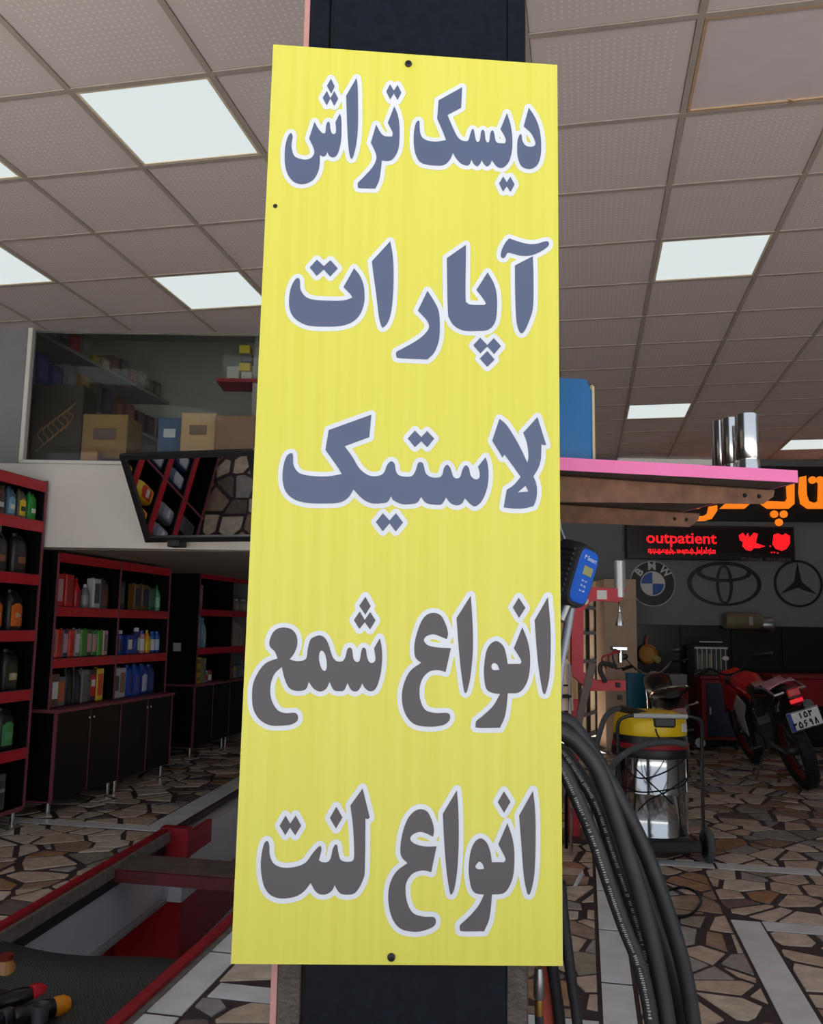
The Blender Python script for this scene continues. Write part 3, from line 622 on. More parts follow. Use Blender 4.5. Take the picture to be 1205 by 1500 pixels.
for px, py in ((598, 94), (573, 1402)):
    p = at_D(px, py, 1.42); u_, z_ = p.dot(RT), p.z
    s_ = MB().lathe([(.0064, 0), (.006, -.002), (.003, -.0035), (.0, -.0035)], (u_, -.0008, z_), 'Y', 14).build('screw', scr, sgn)
    MB().box((u_, -.0048, z_), (.006, .001, .0012)).box((u_, -.0048, z_), (.0012, .001, .006)).build('cross_slot', black_m, s_)
p = at_D(403, 302, 1.42); MB().lathe([(.004, 0), (.003, -.002), (0, -.002)], (p.dot(RT), -.0008, p.z), 'Y', 8).build('nail', scr, sgn)

# ------------------------------------------------------------ goods
def hexm(c, rough=.4, metal=0.): return mat('goods_%02x%02x%02x' % c + ('m' if metal else ''), c, rough, metal)
BLK, GRY, RED, GRN, BLU, YEL, WHT, ORG, SIL, BRN, LBL = (26,27,29), (120,122,126), (190,30,38), (40,140,60), (28,80,170), (228,196,40), (220,220,216), (214,104,30), (190,194,200), (96,62,44), (120,170,205)
proto_cache = {}
def goods(kind, w_, h, d, body, lab, cap, loc, rz, label, group, txt=None, lab2=None, cat=None):
    """jug / tin / can / box / bottle; its front looks along local +x"""
    t = thing({'jug': 'oil_jug', 'tin': 'oil_tin', 'can': 'spray_can', 'box': 'carton', 'bottle': 'plastic_bottle'}[kind], label, cat or {'jug': 'jug', 'tin': 'tin', 'can': 'can', 'box': 'box', 'bottle': 'bottle'}[kind], loc, rz, group)
    def cm(key, f, m, name):
        if key not in proto_cache: proto_cache[key] = f().mesh(name)
        me = proto_cache[key].copy() if False else proto_cache[key]
        k2 = key+(m.name,)
        if k2 not in proto_cache:
            me = proto_cache[key].copy(); me.materials.clear(); me.materials.append(m); proto_cache[k2] = me
        return proto_cache[k2]
    bm_, lm_, km_ = hexm(body), hexm(lab) if lab else None, hexm(cap) if cap else None
    k = (kind, w_, h, d)
    if kind == 'jug':
        def body_f():
            b = MB().loft([(0, 0, 0, d/2*.94, w_/2*.94), (.012, 0, 0, d/2, w_/2), (h*.62, 0, 0, d/2, w_/2), (h*.78, 0, -w_*.02, d/2*.9, w_/2*.88), (h*.88, 0, -w_*.16, d/2*.5, w_/2*.45), (h*.93, 0, -w_*.2, d/2*.36, w_*.17)], 14, .45)
            b.tube([(0, w_*.42, h*.60), (0, w_*.46, h*.80), (0, w_*.22, h*.93), (0, -w_*.05, h*.90)], d*.11, 6, 3); return b
        link('body', cm(k+('b',), body_f, bm_, 'body'), t)
        link('cap', cm(k+('c',), lambda: MB().cyl((0, -w_*.2, h*.93), (0, -w_*.2, h), w_*.15, n=10), km_, 'cap'), t)
        link('label', cm(k+('l',), lambda: MB().loft([(h*.10, d*.02, 0, d/2, w_*.46), (h*.60, d*.02, 0, d/2, w_*.46), (h*.66, d*.02, 0, d/2*.98, w_*.25)], 14, .45), lm_, 'label'), t)
        if lab2: link('label_patch', cm(k+('p',), lambda: MB().box((d/2+d*.02+.001, 0, h*.33), (.002, w_*.5, h*.16)), hexm(lab2), 'label_patch'), t)
    elif kind == 'tin':
        link('body', cm(k+('b',), lambda: MB().box((0, 0, h*.48), (d, w_, h*.96), .006), bm_, 'body'), t)
        link('cap', cm(k+('c',), lambda: MB().cyl((0, -w_*.22, h*.96), (0, -w_*.22, h), w_*.13, n=8), km_, 'cap'), t)
        link('label', cm(k+('l',), lambda: MB().box((.0012, 0, h*.48), (d, w_*.78, h*.66), .003), lm_, 'label'), t)
        if lab2: link('label_patch', cm(k+('p',), lambda: MB().box((d/2+.002, 0, h*.55), (.002, w_*.5, h*.2)), hexm(lab2), 'label_patch'), t)
    elif kind == 'can':
        r = w_/2
        link('body', cm(k+('b',), lambda: MB().lathe([(r*.9, 0), (r, .006), (r, h*.80), (r*.7, h*.85), (r*.5, h*.86)], n=12), bm_, 'body'), t)
        link('cap', cm(k+('c',), lambda: MB().lathe([(r*.72, h*.84), (r*.72, h*.97), (r*.5, h)], n=12), km_, 'cap'), t)
        link('label', cm(k+('l',), lambda: MB().lathe([(r*1.02, h*.12), (r*1.02, h*.62)], n=12, caps=False), lm_, 'label'), t)
    elif kind == 'bottle':
        link('body', cm(k+('b',), lambda: MB().loft([(0, 0, 0, d*.45, w_*.45), (.01, 0, 0, d/2, w_/2), (h*.6, 0, 0, d/2, w_/2), (h*.78, 0, 0, d*.3, w_*.3), (h*.86, 0, 0, d*.18, w_*.18)], 12, .7), bm_, 'body'), t)
        link('cap', cm(k+('c',), lambda: MB().cyl((0, 0, h*.86), (0, 0, h), w_*.19, w_*.16, 8), km_, 'cap'), t)
        link('label', cm(k+('l',), lambda: MB().loft([(h*.14, 0, 0, d*.51, w_*.51), (h*.52, 0, 0, d*.51, w_*.51)], 12, .7), lm_, 'label'), t)
    else:
        link('body', cm(k+('b',), lambda: MB().box((0, 0, h/2), (d, w_, h), .003), bm_, 'body'), t)
        if lab: link('label', cm(k+('l',), lambda: MB().box((d/2+.001, 0, h*.5), (.002, w_*.7, h*.5)), lm_, 'label'), t)
    if txt: text(txt, h*.16, hexm(WHT), t, (d/2+d*.02+.004, 0, h*.36), FACE_X, 'label_text', .0004)
    return t
ORD = ['first', 'second', 'third', 'fourth', 'fifth', 'sixth', 'seventh', 'eighth', 'ninth', 'tenth', 'eleventh', 'twelfth', 'thirteenth']

# ------------------------------------------------------------ oil rack at the left edge
SX, SYE = -3.70, 5.36
r1 = thing('oil_rack', 'tall black display rack with red shelf fronts at the left edge', 'rack', (0, 0, 0))
SY0 = 3.55
zs1 = [.11, .495, .88, 1.276, 1.657, 2.03]
for y in (SYE-.01, 4.36, SY0+.01): MB().box((-3.885, y, 1.215), (.35, .018, 2.21), .001).build('side_panel', black_m, r1)
for y in (SYE-.01, 4.36, SY0+.01): MB().box((SX-.002+.003, y, 1.215), (.006, .020, 2.215)).build('edge_trim', trim_m, r1)
MB().box((-4.07, (SY0+SYE)/2, 1.215), (.012, SYE-SY0-.02, 2.21)).build('back_panel', black_m, r1)
for k, z in enumerate(zs1+[2.31]):
    MB().box((-3.88, (SY0+SYE)/2, z-.009), (.36, SYE-SY0-.02, .016)).build('shelf_board' if k < 6 else 'top_board', black_m, r1)
    hgt = .07 if k else .022
    if k == 5: hgt = .075
    MB().box((SX-.004, (SY0+SYE)/2, z-hgt/2), (.014, SYE-SY0-.04, hgt), .001).build('shelf_front', red_m if k else trim_m, r1)
    MB().box((SX-.002, (SY0+SYE)/2, z+.002), (.012, SYE-SY0-.04, .004)).build('edge_trim', trim_m, r1)
for y in (SYE-.05, 4.40, 4.32, SY0+.05):
    for x in (SX-.05, -4.0): MB().cyl((x, y, 0), (x, y, .105), .016, n=12).build('foot', chrome, r1)
G1 = 'oil containers on the left rack'
def L1(desc, k, row): return '%s, %s from right, %s of left rack' % (desc, ORD[k], row)
ROW = ['bottom shelf', 'fifth shelf down', 'fourth shelf down', 'third shelf down', 'second shelf down', 'top shelf']
row5 = [(GRN, GRN, WHT, 'green bottle with white print'), ((90,84,70), YEL, BLK, 'grey bottle with yellow label'), ((70,100,120), LBL, WHT, 'grey-blue bottle with pale blue label'), (BRN, (70,40,34), SIL, 'brown bottle with grey lettering'), (BRN, (84,52,40), SIL, 'dark brown bottle'), (BLK, BRN, SIL, 'black bottle with brown label'), (BLU, WHT, BLK, 'blue bottle with white label')]
y = 5.285
for k in range(7):
    b, l, p, dsc = row5[k]; goods('jug', .085, .20, .06, b, l, BLK, (SX-.075, y, 2.034), 0, L1(dsc, k, ROW[5]), G1, lab2=p); y -= .112
def row1(z, row, b, l, p, dsc, n, txt=None, h=.27):
    y = 5.19
    for k in range(n):
        goods('jug', .150, h, .10, b, l, b, (SX-.09, y, z+.004), 0, L1(dsc, k, ROW[row]), G1, lab2=p, txt=txt if k < 2 else None) if k < 2 or row in (3, 4) else goods('jug', .150, h, .10, YEL if row == 2 and k > 1 else (120,124,132), (206,60,40) if row == 2 and k > 1 else (150,156,176), YEL if row == 2 and k > 1 else WHT, (SX-.09, y, z+.004), 0, L1('bright yellow jug with red label' if row == 2 and k > 1 else 'silver grey jug with blue-grey label', k, ROW[row]), G1, lab2=WHT); y -= .205
row1(1.657, 4, BLK, (44,40,38), (138,92,70), 'black jug with bronze and silver label', 4)
row1(1.276, 3, BLK, ORG, None, 'black jug with orange label reading SN', 3, 'SN')
row1(.88, 2, BLK, (46,50,40), (190,186,130), 'black jug with pale yellow SL lettering', 4, 'SL')
row1(.495, 1, BLK, (70,150,92), (96,170,120), 'black jug with green label', 4)
y = 5.13
for k in range(4):
    t = goods('tin', .15, .24, .12, (86,88,92), (60,62,66), BLK, (SX-.10, y, .114), 0, L1('grey tin with white lettering', k, ROW[0]), G1)
    if k == 0: text('Grosin', .045, hexm(WHT), t, (.064, 0, .13), FACE_X, 'label_text', .0004)
    y -= .2
for y, k in ((4.10, 0), (3.92, 1)): goods('jug', .150, .27, .10, YEL, RED, YEL, (SX-.09, y, 1.66), 0, 'bright yellow jug with red label in the far left bay, seen in the mirror' if k == 0 else 'yellow jug beside another in the hidden bay of the left rack', G1)
goods('jug', .16, .27, .10, YEL, (200,60,40), YEL, (SX-.08, 4.57, 1.28), 0, 'bright yellow jug beside the orange labelled jugs, mirrored on the wall', G1)
for z in (1.28, .884, .50):
    for k, y in enumerate((4.22, 4.02, 3.8)): goods('jug', .150, .26, .10, (70,90,130), SIL, BLK, (SX-.09, y, z), 0, 'blue-grey jug, %s from right, shelf at %s in near bay of left rack' % (ORD[k], {1.28: 'middle height', .884: 'knee height', .50: 'lower height'}[z]), G1)

# ------------------------------------------------------------ two-bay cabinet
def cabinet(name, label, X, XL, ya, yb, nbay, ztop, zs, zc, depth):
    t = thing(name, label, 'cabinet', (0, 0, 0)); zb = .10; xb = X-depth
    for k in range(nbay+1):
        y = ya+.009+(yb-ya-.018)*k/nbay
        MB().box(((X+xb)/2, y, (zc+ztop)/2), (depth, .018, ztop-zc-.001)).build('side_panel', black_m, t)
        MB().box((X+.001, y, (zc+ztop)/2), (.005, .022, ztop-zc)).build('edge_trim', trim_m, t)
    MB().box((xb, (ya+yb)/2, (zc+ztop)/2), (.01, yb-ya-.04, ztop-zc)).build('back_panel', black_m, t)
    for k, z in enumerate(zs+[ztop]):
        MB().box(((X+xb)/2, (ya+yb)/2, z-.009), (depth-.01, yb-ya-.04, .016)).build('shelf_board', black_m, t)
        for b in range(nbay):
            w_ = (yb-ya)/nbay; MB().box((X-.004, ya+w_*(b+.5), z-.033), (.012, w_-.03, .066), .001).build('shelf_front', red_m, t)
            MB().box((X-.003, ya+w_*(b+.5), z+.002), (.012, w_-.03, .004)).build('edge_trim', trim_m, t)
    MB().box(((XL+xb)/2+.012, (ya+yb)/2, zc-.012), (XL-xb+.024, yb-ya+.03, .024), .002).build('counter_top', trim_m, t)
    MB().box(((XL+xb)/2, (ya+yb)/2, (zb+zc)/2-.012), (XL-xb-.022, yb-ya-.002, zc-zb-.026)).build('base_carcass', black_m, t)
    for y in (ya, yb): MB().box((XL-.002, y, (zb+zc)/2-.012), (.022, .014, zc-zb-.024)).build('edge_trim', trim_m, t)
    MB().box(((XL+xb)/2, ya, zb-.004), (XL-xb, .014, .008)).build('edge_trim', trim_m, t)
    nd = nbay*2; w_ = (yb-ya)/nd
    for k in range(nd):
        d = MB().box((XL-.006, ya+w_*(k+.5), (zb+zc)/2-.012), (.016, w_-.006, zc-zb-.034), .001).build('door', black_m, t)
        MB().box((XL+.001, ya+w_*(k+1)-.002, (zb+zc)/2-.012), (.014, .003, zc-zb-.034)).build('door_edge', trim_m, d)
        yk = ya+w_*(k+(.93 if k % 2 == 0 else .07)); MB().sphere((XL+.012, yk, zc-.09), .010, 8).cyl((XL, yk, zc-.09), (XL+.01, yk, zc-.09), .004, n=6).build('knob', chrome, d)
    for k in range(nbay+1):
        for dy in ((.05,) if k == 0 else (-.05,) if k == nbay else (-.05, .05)):
            y = ya+(yb-ya)*k/nbay+dy; MB().cyl((XL-.05, y, 0), (XL-.05, y, zb), .016, n=10).build('foot', chrome, t)
            MB().cyl((xb+.06, y, 0), (xb+.06, y, zb), .016, n=10).build('foot', chrome, t)
    return t
XC, YA, YB = -3.71, 5.56, 7.30
cabinet('display_cabinet', 'black and red two-bay cabinet of oil cans under the upstairs window wall', XC, -3.64, YA, YB, 2, 1.835, [1.075, 1.445], .725, .5)
G2 = 'cans and bottles in the two-bay cabinet'
LV = {.725: 'counter', 1.075: 'middle shelf', 1.445: 'top shelf'}
def run(z, y0, y1, items, bay):
    n = len(items); w_ = (y1-y0)/n
    for k, it in enumerate(items):
        kind, h, b, l, c, dsc = it[:6]
        if kind is None: continue
        wd = {'can': .062, 'tin': min(.10, w_-.008), 'jug': min(.13, w_-.01), 'bottle': .07, 'box': min(.12, w_-.008)}[kind]
        wd = min(wd, w_-.006)
        goods(kind, round(wd, 3), h, .07 if kind != 'box' else .1, b, l, c, (XC-.07-.0, y0+w_*(k+.5), z+.005), 0, '%s, %s from left, %s, %s bay of two-bay cabinet' % (dsc, ORD[k], LV[z], bay), G2, lab2=it[6] if len(it) > 6 else None)
PNK = (200, 150, 160)
run(1.445, 5.60, 6.34, [('tin', .25, RED, PNK, RED, 'red tin with pink pattern'), ('tin', .25, RED, (150,40,50), RED, 'red tin'), ('bottle', .22, RED, (150,20,30), RED, 'small red bottle'), ('bottle', .18, GRY, (150,150,150), WHT, 'grey bottle'), ('tin', .24, SIL, (70,74,84), GRY, 'silver tin with dark label'), ('jug', .24, (70,72,78), (110,60,56), BLK, 'dark grey jug with red label')], 'left')
run(1.445, 6.46, 7.24, [('tin', .24, (40,44,42), (60,90,70), BLK, 'dark tin with green print'), (None, 0, 0, 0, 0, ''), ('tin', .23, (120,84,40), (40,44,80), GRY, 'brass tin with navy label'), ('tin', .23, (110,80,50), (44,46,84), GRY, 'bronze tin with navy label'), ('tin', .21, (50,90,66), (80,120,96), GRN, 'dull green tin'), ('bottle', .23, (90,180,130), (150,210,180), GRN, 'pale green bottle')], 'right')
run(1.075, 5.585, 6.36, [('tin', .215, (170,160,160), (120,110,110), GRY, 'pale tin with grey print'), ('tin', .215, (214,52,34), (190,40,34), RED, 'bright red tin'), ('tin', .215, (60,60,90), PNK, GRY, 'patterned white and navy tin'), ('tin', .21, (214,52,34), (190,30,30), RED, 'red tin'), ('tin', .215, GRY, (200,200,214), SIL, 'grey tin with white print'), ('tin', .215, (60,150,40), (50,140,40), GRN, 'green tin'), ('tin', .215, (50,80,44), PNK, GRN, 'green tin with pink pattern'), ('tin', .21, (44,120,40), PNK, GRN, 'dark green tin with pink pattern'), ('tin', .205, (70,170,40), (60,150,40), GRN, 'light green tin'), ('tin', .205, PNK, (120,110,112), GRY, 'pink patterned tin')], 'left')
run(1.075, 6.45, 7.26, [('can', .20, (150,60,60), BLU, RED, 'red and blue can'), ('can', .20, BLU, (40,50,90), WHT, 'blue can'), ('box', .16, (30,60,150), WHT, None, 'blue box with white edge'), ('box', .16, (26,50,130), (60,90,180), None, 'navy box'), ('can', .22, (90,60,130), WHT, WHT, 'purple and white can'), ('can', .20, PNK, WHT, BLU, 'pink and white can'), ('bottle', .20, (230,160,30), YEL, YEL, 'orange-yellow bottle'), ('can', .19, (20,90,180), WHT, BLU, 'bright blue can'), ('can', .19, (24,80,170), (180,200,230), BLU, 'light blue can')], 'right')
run(.725, 5.61, 6.33, [('box', .24, (80,60,60), WHT, None, 'maroon box with white stripe'), ('tin', .22, (96,104,112), (190,90,60), GRY, 'grey tin with orange label'), ('jug', .27, BLK, (30,30,30), BLK, 'plain black jug'), ('jug', .27, BLK, (40,40,70), BLK, 'black jug with blue print'), ('tin', .26, (110,112,118), (90,92,96), GRY, 'grey tin'), ('tin', .26, (40,36,44), RED, BLK, 'dark tin with red label', WHT), ('tin', .26, (226,190,40), (210,80,30), YEL, 'yellow tin with red print')], 'left')
run(.725, 6.43, 7.18, [('box', .24, SIL, (60,70,70), None, 'silver box'), ('tin', .25, (190,190,200), (150,110,90), GRY, 'silver tin with brown print'), ('jug', .26, (24,80,180), (60,70,160), BLU, 'blue jug with red and white print'), ('jug', .26, (20,76,176), (70,80,170), BLU, 'bright blue jug'), ('jug', .26, (22,60,150), (180,190,220), BLU, 'blue jug with white label'), ('jug', .25, (22,50,120), (30,60,130), BLU, 'dark blue jug')], 'right')
# far cabinet
XF = -3.90
cabinet('display_cabinet', 'dim far black cabinet with dull red shelf fronts beside the sign edge', XF, -3.90, 8.32, 10.1, 2, 1.88, [1.09, 1.49], .725, .6)
MB()
tag(MB().box((0, 0, 0), (.085, .012, .085), .002).build('wall_switch', white_m, loc=(-4.11, 8.30, 1.10)), 'small white switch plate on the end of the far cabinet', 'switch')
G3 = 'goods in the far cabinet'
def far(z, y, kind, w_, h, b, l, c, dsc): goods(kind, w_, h, .08, b, l, c, (XF-.06, y, z+.005), 0, dsc, G3)
far(1.49, 8.40, 'box', .10, .25, (150,110,110), (170,140,140), None, 'pinkish box on the top shelf of the far cabinet')
far(1.09, 8.39, 'box', .07, .34, (110,160,190), (150,190,210), None, 'tall pale blue box at the left of the far middle shelf')
far(1.09, 8.475, 'box', .07, .31, (90,140,180), (150,180,200), None, 'blue box second on the far middle shelf')
far(1.09, 8.56, 'bottle', .07, .30, (130,150,160), (160,170,170), WHT, 'grey-blue bottle third on the far middle shelf')
for k in range(3): far(.725+k*.09, 8.42, 'box', .14, .085, (196,160,30), (120,100,40), None, '%s yellow box in the stack on the far counter' % ('lowest', 'middle', 'top')[k])
far(.725, 8.58, 'box', .06, .25, (130,140,110), (90,90,80), None, 'olive box beside the yellow boxes')
far(.725, 8.68, 'can', .06, .12, (150,160,190), RED, WHT, 'small white can on the far counter')
far(.725, 8.77, 'can', .06, .12, (140,60,60), WHT, RED, 'small red can on the far counter')
for k in range(4): far(1.49, 9.30+k*.11, 'can' if k % 2 else 'box', .09, .12+.02*(k % 2), (120,120,116), (150,150,140), WHT, '%s small grey pack from the left on the far top shelf' % ORD[k])
for k in range(4): far(1.09, 9.28+k*.095, 'box', .08, .30-.03*k, (150,140,136), (130,126,124), None, '%s tall grey box from the left in the right bay of the far middle shelf' % ORD[k])
for k in range(4): far(.725, 9.30+k*.12, 'box' if k % 2 == 0 else 'can', .10, .15, ((60,60,70), (150,130,50), (90,100,150), (70,70,80))[k], (110,110,110), GRY, '%s dim pack from the left in the right bay of the far counter' % ORD[k])
t = thing('orange_canister', 'orange canister standing on a small red shelf beside the sign', 'canister', (XF+.13, 9.62, 1.02))
MB().cyl((0, 0, .0), (0, 0, .20), .035, n=14).build('body', hexm((222,110,24)), t); MB().cyl((0, 0, .20), (0, 0, .24), .02, n=10).build('cap', hexm((150,90,40)), t)
t = thing('small_red_shelf', 'small red bracket shelf on the far cabinet under the orange canister', 'shelf', (XF+.02, 9.62, .955)); MB().box((.10, 0, .045), (.20, .26, .02), .003).build('board', red_m, t); MB().box((.012, 0, .01), (.02, .2, .06)).build('cleat', red_m, t)

# ------------------------------------------------------------ tilted mirror on the wall
def uz(px, py, D): p = at_D(px, py, D); return p.dot(RT), p.z
mt_ = thing('tilted_mirror', 'black framed mirror leaning forward on the wall, reflecting the oil rack and floor', 'mirror', fr(-1.470, 5.46, 2.447), YAW-math.radians(14))
tilt = math.atan2(.37, .53)
Rm = Matrix.Rotation(tilt, 3, 'X'); Hm, Wm = .66, .94
def mbox(c, d, b=0): return MB().box(Rm @ Vector(c), d, b, Rm)
mbox((0, .0, -Hm/2), (Wm-.03, .012, Hm-.03)).build('backing', black_m, mt_)
mir = mat('mirror_silver', (235, 238, 238), .02, 1.)
mbox((0, -.009, -Hm/2), (Wm-.07, .004, Hm-.07)).build('mirror_glass', mir, mt_)
fb = MB(); 
for c, d in (((0, -.01, -.020), (Wm, .035, .040)), ((0, -.01, -Hm+.020), (Wm, .035, .040)), ((-Wm/2+.020, -.01, -Hm/2), (.040, .034, Hm-.08)), ((Wm/2-.020, -.01, -Hm/2), (.040, .034, Hm-.08))): fb.box(Rm @ Vector(c), d, .003, Rm)
fb.build('frame', mat('black_frame', (24, 25, 27), .45), mt_)
MB().box((-.25, .40, -.56), (.09, .11, .05), .004).build('bracket', M['black_frame'], mt_)

# ------------------------------------------------------------ upstairs storeroom behind the glass
shm = mat('storeroom_shelf_white', (150, 148, 146), .6)
ss = thing('storeroom_shelving', 'white two-tier shelving with red ends behind the upstairs window', 'shelving', (0, 0, 0))
XS = -4.30
zt = at_x(105, 510, XS).z; zm = at_x(120, 592, XS).z
y0s, y1s = 5.75, 8.6
for z in (zt, zm):
    MB().box((XS-.30, (y0s+y1s)/2, z-.02), (.60, y1s-y0s, .03)).build('shelf_board', shm, ss)
for yk in (6.6, 7.4, 8.2): MB().box((XS-.24, yk, 2.9), (.36, .02, 1.2)).build('red_end', mat('storeroom_red', (150, 30, 50), .6), ss)
sh2 = thing('storeroom_side_shelf', 'white upright with a red side shelf at the right of the upstairs window', 'shelving', (0, 0, 0), YAW)
MB().box((-1.30, 6.9, 3.1), (.05, .05, 2.2)).build('post', shm, sh2); MB().box((-1.36, 7.0, 3.33), (.52, .3, .03)).build('shelf_board', mat('storeroom_red', (150, 30, 50)), sh2)
G4 = 'cartons and packs in the upstairs storeroom'
def pk_(y, z, w_, h, d, col, lc, dsc, xo=0., rz=0): goods('box', w_, h, d, col, lc, None, (XS-.02-d/2+xo, y, z), rz, dsc+' behind the upstairs window', G4)
yy = 5.85
upper = [((190,170,130), .16), ((200,180,140), .12), ((110,112,110), .10), ((90,92,96), .24), ((150,50,50), .16), ((120,122,120), .20), ((160,150,60), .07), ((170,170,160), .09), ((120,90,80), .16), ((100,100,104), .18), ((140,60,50), .13), ((110,110,110), .16), ((90,88,84), .12), ((120,116,110), .15)]
cn = ['beige', 'cream', 'grey', 'dark grey', 'red', 'pale grey', 'yellow', 'off-white', 'brown', 'slate', 'dull red', 'mid grey', 'taupe', 'stone grey']
for k, (c, h) in enumerate(upper): pk_(yy, zt, .13, h, .2, c, tuple(min(255, v+30) for v in c), '%s pack, %s from the left on the upper shelf' % (cn[k], ORD[k] if k < 13 else 'last')); yy += .165
yy = 5.8925
lower = [((70,150,160), .26, 'teal bag-like pack'), ((60,60,130), .28, 'dark blue pack'), ((50,50,110), .24, 'navy pack'), ((130,132,134), .30, 'grey file box'), ((150,120,50), .27, 'mustard box'), ((60,50,44), .28, 'dark brown box'), ((44,44,60), .26, 'black-blue box'), ((110,60,50), .24, 'rust box'), ((130,70,60), .22, 'brick red box'), ((90,50,50), .2, 'maroon box'), ((70,60,60), .2, 'dark box')]
for k, (c, h, d) in enumerate(lower): pk_(yy, zm, .15, h, .22, c, tuple(min(255, v+25) for v in c), '%s, %s from the left on the lower shelf' % (d, ORD[k])); yy += .20
def fk(px0, py0, px1, py1, D, dpt, col, lc, name, dsc, cat='box', lowz=None):
    a = uz(px0, py0, D); b = uz(px1, py1, D); w_ = b[0]-a[0]; h = a[1]-b[1]; p = fr((a[0]+b[0])/2, D+dpt/2, b[1])
    t = thing(name, dsc, cat, p, YAW, G4)
    MB().box((0, 0, h/2), (w_, dpt, h), .006).build('body', hexm(col, .7), t)
    if lc: MB().box((0, -dpt/2-.001, h*.55), (w_*.5, .002, h*.25)).build('label', hexm(lc, .7), t)
    return t, w_, h, dpt
bx, w_, h, dpt = fk(38, 562, 116, 676, 6.5, .3, (44, 38, 32), None, 'dark_box', 'large dark box with faint gold flame ornament at the left of the upstairs window')
for k in range(7):
    t0 = -w_*.25+k*w_*.08; MB().tube([(t0, -dpt/2-.002, h*(.12+.05*k)), (t0+w_*.12, -dpt/2-.002, h*(.22+.06*k)), (t0+w_*.02, -dpt/2-.002, h*(.34+.05*k)), (t0+w_*.15, -dpt/2-.002, h*(.46+.05*k))], .004, 5, 4).build('ornament', hexm((150,108,60)), bx)
fk(122, 606, 184, 672, 6.5, .35, (150, 116, 66), (100, 80, 70), 'cardboard_carton', 'large brown cardboard carton in the middle of the upstairs window')
fk(118, 660, 142, 676, 6.3, .1, (190, 140, 96), None, 'cardboard_carton', 'small tan carton in front of the large brown carton')
fk(266, 604, 314, 662, 6.5, .3, (196, 160, 120), (120, 96, 80), 'cardboard_carton', 'light brown carton with dark round print near the mirror top')
t, w_, h, dpt = fk(232, 612, 264, 662, 6.6, .2, (60, 90, 130), (200, 210, 220), 'blue_bag', 'blue and white bag left of the light brown carton', 'bag')
fk(316, 608, 372, 662, 6.4, .3, (140, 104, 84), None, 'cardboard_carton', 'dim brown carton at the right end of the upstairs window')
for k in range(4): fk(350+k % 2*3, 505+k*13, 366+k % 2*3, 517+k*13, 6.9, .12, ((210,190,60), (90,90,90), (214,180,50), (190,186,180))[k], None, 'small_box', '%s small box of the stack at the right of the upstairs window' % ('top yellow', 'second grey', 'third yellow', 'lowest white')[k])
fk(332, 536, 350, 556, 6.9, .12, (180, 176, 170), None, 'small_box', 'white box left of the small stack in the upstairs window')
MB().box((-2.3, 7.5, 2.42), (3.2, 2.6, .04)).build('floor_storeroom', mat('storeroom_floor', (110, 104, 98), .8), None, None, YAW)['kind'] = 'structure'

# ------------------------------------------------------------ black mesh tray with bottles, lower left corner
me_m = bpy.data.materials.new('black_woven_mesh'); me_m.use_nodes = True; nt = me_m.node_tree; bs = nt.nodes['Principled BSDF']; bs.inputs['Roughness'].default_value = .5
tc = nt.nodes.new('ShaderNodeTexCoord'); ck = nt.nodes.new('ShaderNodeTexChecker'); ck.inputs['Scale'].default_value = 130; ck.inputs[1].default_value = (.012, .014, .014, 1); ck.inputs[2].default_value = (.055, .058, .056, 1)
nt.links.new(tc.outputs['Object'], ck.inputs[0]); nt.links.new(ck.outputs[0], bs.inputs['Base Color'])
bp = nt.nodes.new('ShaderNodeBump'); bp.inputs['Strength'].default_value = .6; bp.inputs['Distance'].default_value = .004; nt.links.new(ck.outputs[1], bp.inputs['Height']); nt.links.new(bp.outputs[0], bs.inputs['Normal'])
grid = []
for i in range(17):
    v = i/16; y = 3.50-1.55*v; row = []
    for j in range(21):
        s_ = j/20; x = xl(y)+.0+(xr(y)-xl(y))*s_
        z = -.06-.20*math.sin(math.pi*min(1, v*1.15))*(math.sin(math.pi*s_)**.6)-.02*math.sin(5*s_+3*v)+.03*(1-v)*(1-s_)
        row.append((x, y, z))
    grid.append(row)
net = MB().sheet(grid).build('mesh_cloth', me_m); sol = net.modifiers.new('s', 'SOLIDIFY'); sol.thickness = .006
tag(net, 'black woven mesh cloth sagging across the near end of the pit', 'mesh')
G5 = 'caps and bottles lying on the black mesh'
def lying(nm, px, py, z, r, ln, ang, cb, cc, lab, cat='bottle'):
    p = at_z(px, py, z); t = thing(nm, lab, cat, p, ang, G5)
    MB().lathe([(0, -ln), (r*.9, -ln), (r, -ln+.01), (r, -.03), (r*.85, 0)], (0, 0, r*.6), 'X', 16).build('body', hexm(cb, .25), t)
    MB().lathe([(r*.85, -.003), (r*1.02, 0), (r*1.02, .035), (r*.7, .055), (0, .058)], (0, 0, r*.6), 'X', 16).build('cap', hexm(cc, .3), t)
    return t
lying('lying_bottle', 45, 1468, -.17, .040, .16, math.radians(55), (20, 21, 24), (190, 20, 40), 'black bottle with a glossy red cap on the mesh')
lying('lying_bottle', 80, 1484, -.16, .036, .15, math.radians(50), (22, 22, 24), (226, 140, 24), 'black bottle with an orange-yellow cap on the mesh')
p = at_z(58, 1496, -.15); t = thing('silver_cup', 'small silver metal cup between the capped bottles', 'cup', p, 0); MB().lathe([(.026, 0), (.030, .0), (.034, .06), (.031, .06), (.027, .006), (0, .006)], n=18, caps=False).build('body', steel, t)
p = at_z(4, 1462, -.2); t = thing('amber_jar', 'amber rounded jar at the lower left edge', 'jar', p, 0); MB().lathe([(.03, 0), (.05, .02), (.055, .08), (.04, .13), (.025, .15)], n=18).build('body', hexm((170, 120, 60), .2), t); MB().cyl((0, 0, .15), (0, 0, .17), .028, n=14).build('lid', hexm((120, 40, 30)), t)
